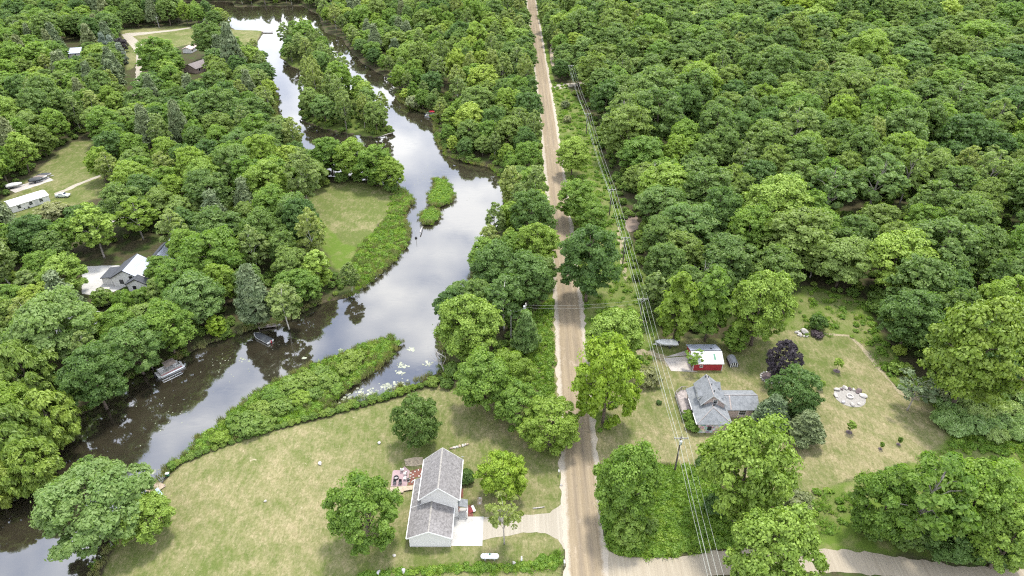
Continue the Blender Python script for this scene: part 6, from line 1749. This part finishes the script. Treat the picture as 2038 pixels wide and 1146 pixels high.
# car
def car(loc, rz, label, paint):
    t = thing('car', label, 'car', loc, rz)
    side = [(-2.25, .35), (-2.3, .75), (-2.15, .98), (-1.3, 1.02), (-.75, 1.42), (.45, 1.45), (1.1, 1.02), (2.05, .88), (2.28, .7), (2.25, .35)]
    m = MB(); vs = []; n = len(side)
    for yy, k in ((-.88, .0), (-.7, 1), (.7, 1), (.88, .0)):
        for x, z in side:
            vs.append((x, yy if k == 0 or z < 1.1 else yy, z if k else (z if z < 1.05 else 1.0)))
    fs = [(r * n + i, r * n + (i + 1) % n, (r + 1) * n + (i + 1) % n, (r + 1) * n + i) for r in range(3) for i in range(n)]
    fs += [tuple(range(n)), tuple(range(4 * n - 1, 3 * n - 1, -1))]
    m.add(vs, [f[::-1] for f in fs]); bd = m.build('body', MAT[paint], t, .04, False)
    for nm, pts in (('windscreen', [(.52, -.62, 1.435), (1.05, -.66, 1.075), (1.05, .66, 1.075), (.52, .62, 1.435)]), ('rear_window', [(-1.25, -.64, 1.075), (-.8, -.6, 1.41), (-.8, .6, 1.41), (-1.25, .64, 1.075)])):
        MB().slab([(a, b_, c + .02) for a, b_, c in pts], .03).build(nm, MAT['glass'], t)
    for s in (-1, 1):
        MB().slab([(-1.0, s * .79, 1.24), (.75, s * .79, 1.24), (.45, s * .715, 1.44), (-.7, s * .715, 1.44)][::s], .02).build('side_window', MAT['glass'], t)
        for x in (-1.35, 1.4):
            w = MB().tube([(x, s * .72, .33), (x, s * .91, .33)], .33, 16).build('wheel', MAT['rubber'], t)
            MB().tube([(x, s * .9, .33), (x, s * .925, .33)], .2, 10).build('rim', MAT['aluminium'], w)
        MB().box((2.22, s * .62, .72), (.1, .36, .14)).build('headlight', MAT['aluminium'], t); MB().box((-2.25, s * .62, .82), (.08, .34, .14)).build('taillight', MAT['boat_red'], t)
    return t
q = at(126, 391.5); car((q.x, q.y, 0), .02, 'silver car parked on the left field below the boats', 'car_silver')
q = at(98, 401); t = None
q = at(74, 362.5); trailer_boat((q.x, q.y, 0), .5, 'dark covered boat on a trailer, lower one on the pad', 4.4, 'canvas_black', 'car_dark')
q = at(91, 353.5); trailer_boat((q.x, q.y, 0), .5, 'dark covered boat on a trailer, upper one on the pad', 4.4, 'canvas_black', 'boat_grey')
q = at(82, 358); trailer_boat((q.x, q.y, 0), .5, 'tan covered boat on a trailer between the two dark ones', 4.4, 'canvas_tan', 'boat_white')
q = at(30, 373); trailer_boat((q.x, q.y, 0), .6, 'long white covered boat at the left end of the pad', 5.0, 'boat_white', 'boat_white')
for a, b_, c, d_ in ((52, 414, 'white_paint', 'white crate in front of the long white building'), (70, 402, 'boat_grey', 'grey covered utility cart by the long white building')):
    q = at(a, b_); t = thing('crate' if 'crate' in d_ else 'cart', d_, 'crate' if 'crate' in d_ else 'cart', (q.x, q.y, 0), .8)
    MB().box((0, 0, .75), (2.2, 1.3, .9)).build('bed', MAT[c], t, .04); MB().slab([(-1.1, -.7, 1.25), (1.1, -.7, 1.4), (1.1, .7, 1.4), (-1.1, .7, 1.25)], .08).build('lid', MAT['white_paint'], t)
    for x in (-.7, .7):
        for s in (-.68, .68): MB().tube([(x, s - .08, .3), (x, s + .08, .3)], .3, 12).build('wheel', MAT['rubber'], t)
# far roofs
def far_house(px, py, L, Wd, rz, wall, roof, label, ze=2.6, zr=4.4):
    p = at(px, py, 3); t = thing('far_house', label, 'house', (p.x, p.y, 0), rz)
    MB().extrude([(-L / 2, -Wd / 2, -.1), (-L / 2, Wd / 2, -.1), (-L / 2, Wd / 2, ze), (-L / 2, 0, zr), (-L / 2, -Wd / 2, ze)][::-1], (L, 0, 0)).build('wall', MAT[wall], t)
    MB().slab([(-L / 2 - .4, -Wd / 2 - .4, ze), (L / 2 + .4, -Wd / 2 - .4, ze), (L / 2 + .4, -.002, zr + .15), (-L / 2 - .4, -.002, zr + .15)], .15).build('roof', MAT[roof], t)
    MB().slab([(-L / 2 - .4, .002, zr + .15), (L / 2 + .4, .002, zr + .15), (L / 2 + .4, Wd / 2 + .4, ze), (-L / 2 - .4, Wd / 2 + .4, ze)], .15).build('roof', MAT[roof], t)
    for x in (-L * .3, 0, L * .3): window(t, (x, -Wd / 2, 1.4), 1.1, 1.1, (0, -1))
    return t
far_house(152, 100, 13, 9, .28, 'white_vinyl', 'metal_blue_and_sheen', 'far house with pale blue metal roof at the upper left')
far_house(196, 84, 6, 6, .2, 'white_vinyl', 'metal_blue_and_sheen', 'far small blue roof beside the blue spruces')
far_house(392, 128, 11, 9, 1.15, 'brown_siding', 'roof_brown', 'far brown roofed house between trees near the far lawn')
far_house(376, 92, 7, 5, 1.5, 'white_vinyl', 'pink_roof', 'far pale pink roofed shed at the edge of the far lawn', 2.3, 3.3)
far_house(168, 178, 9, 7, .1, 'brown_siding', 'roof_brown', 'far brown cabin under the trees at the upper left')
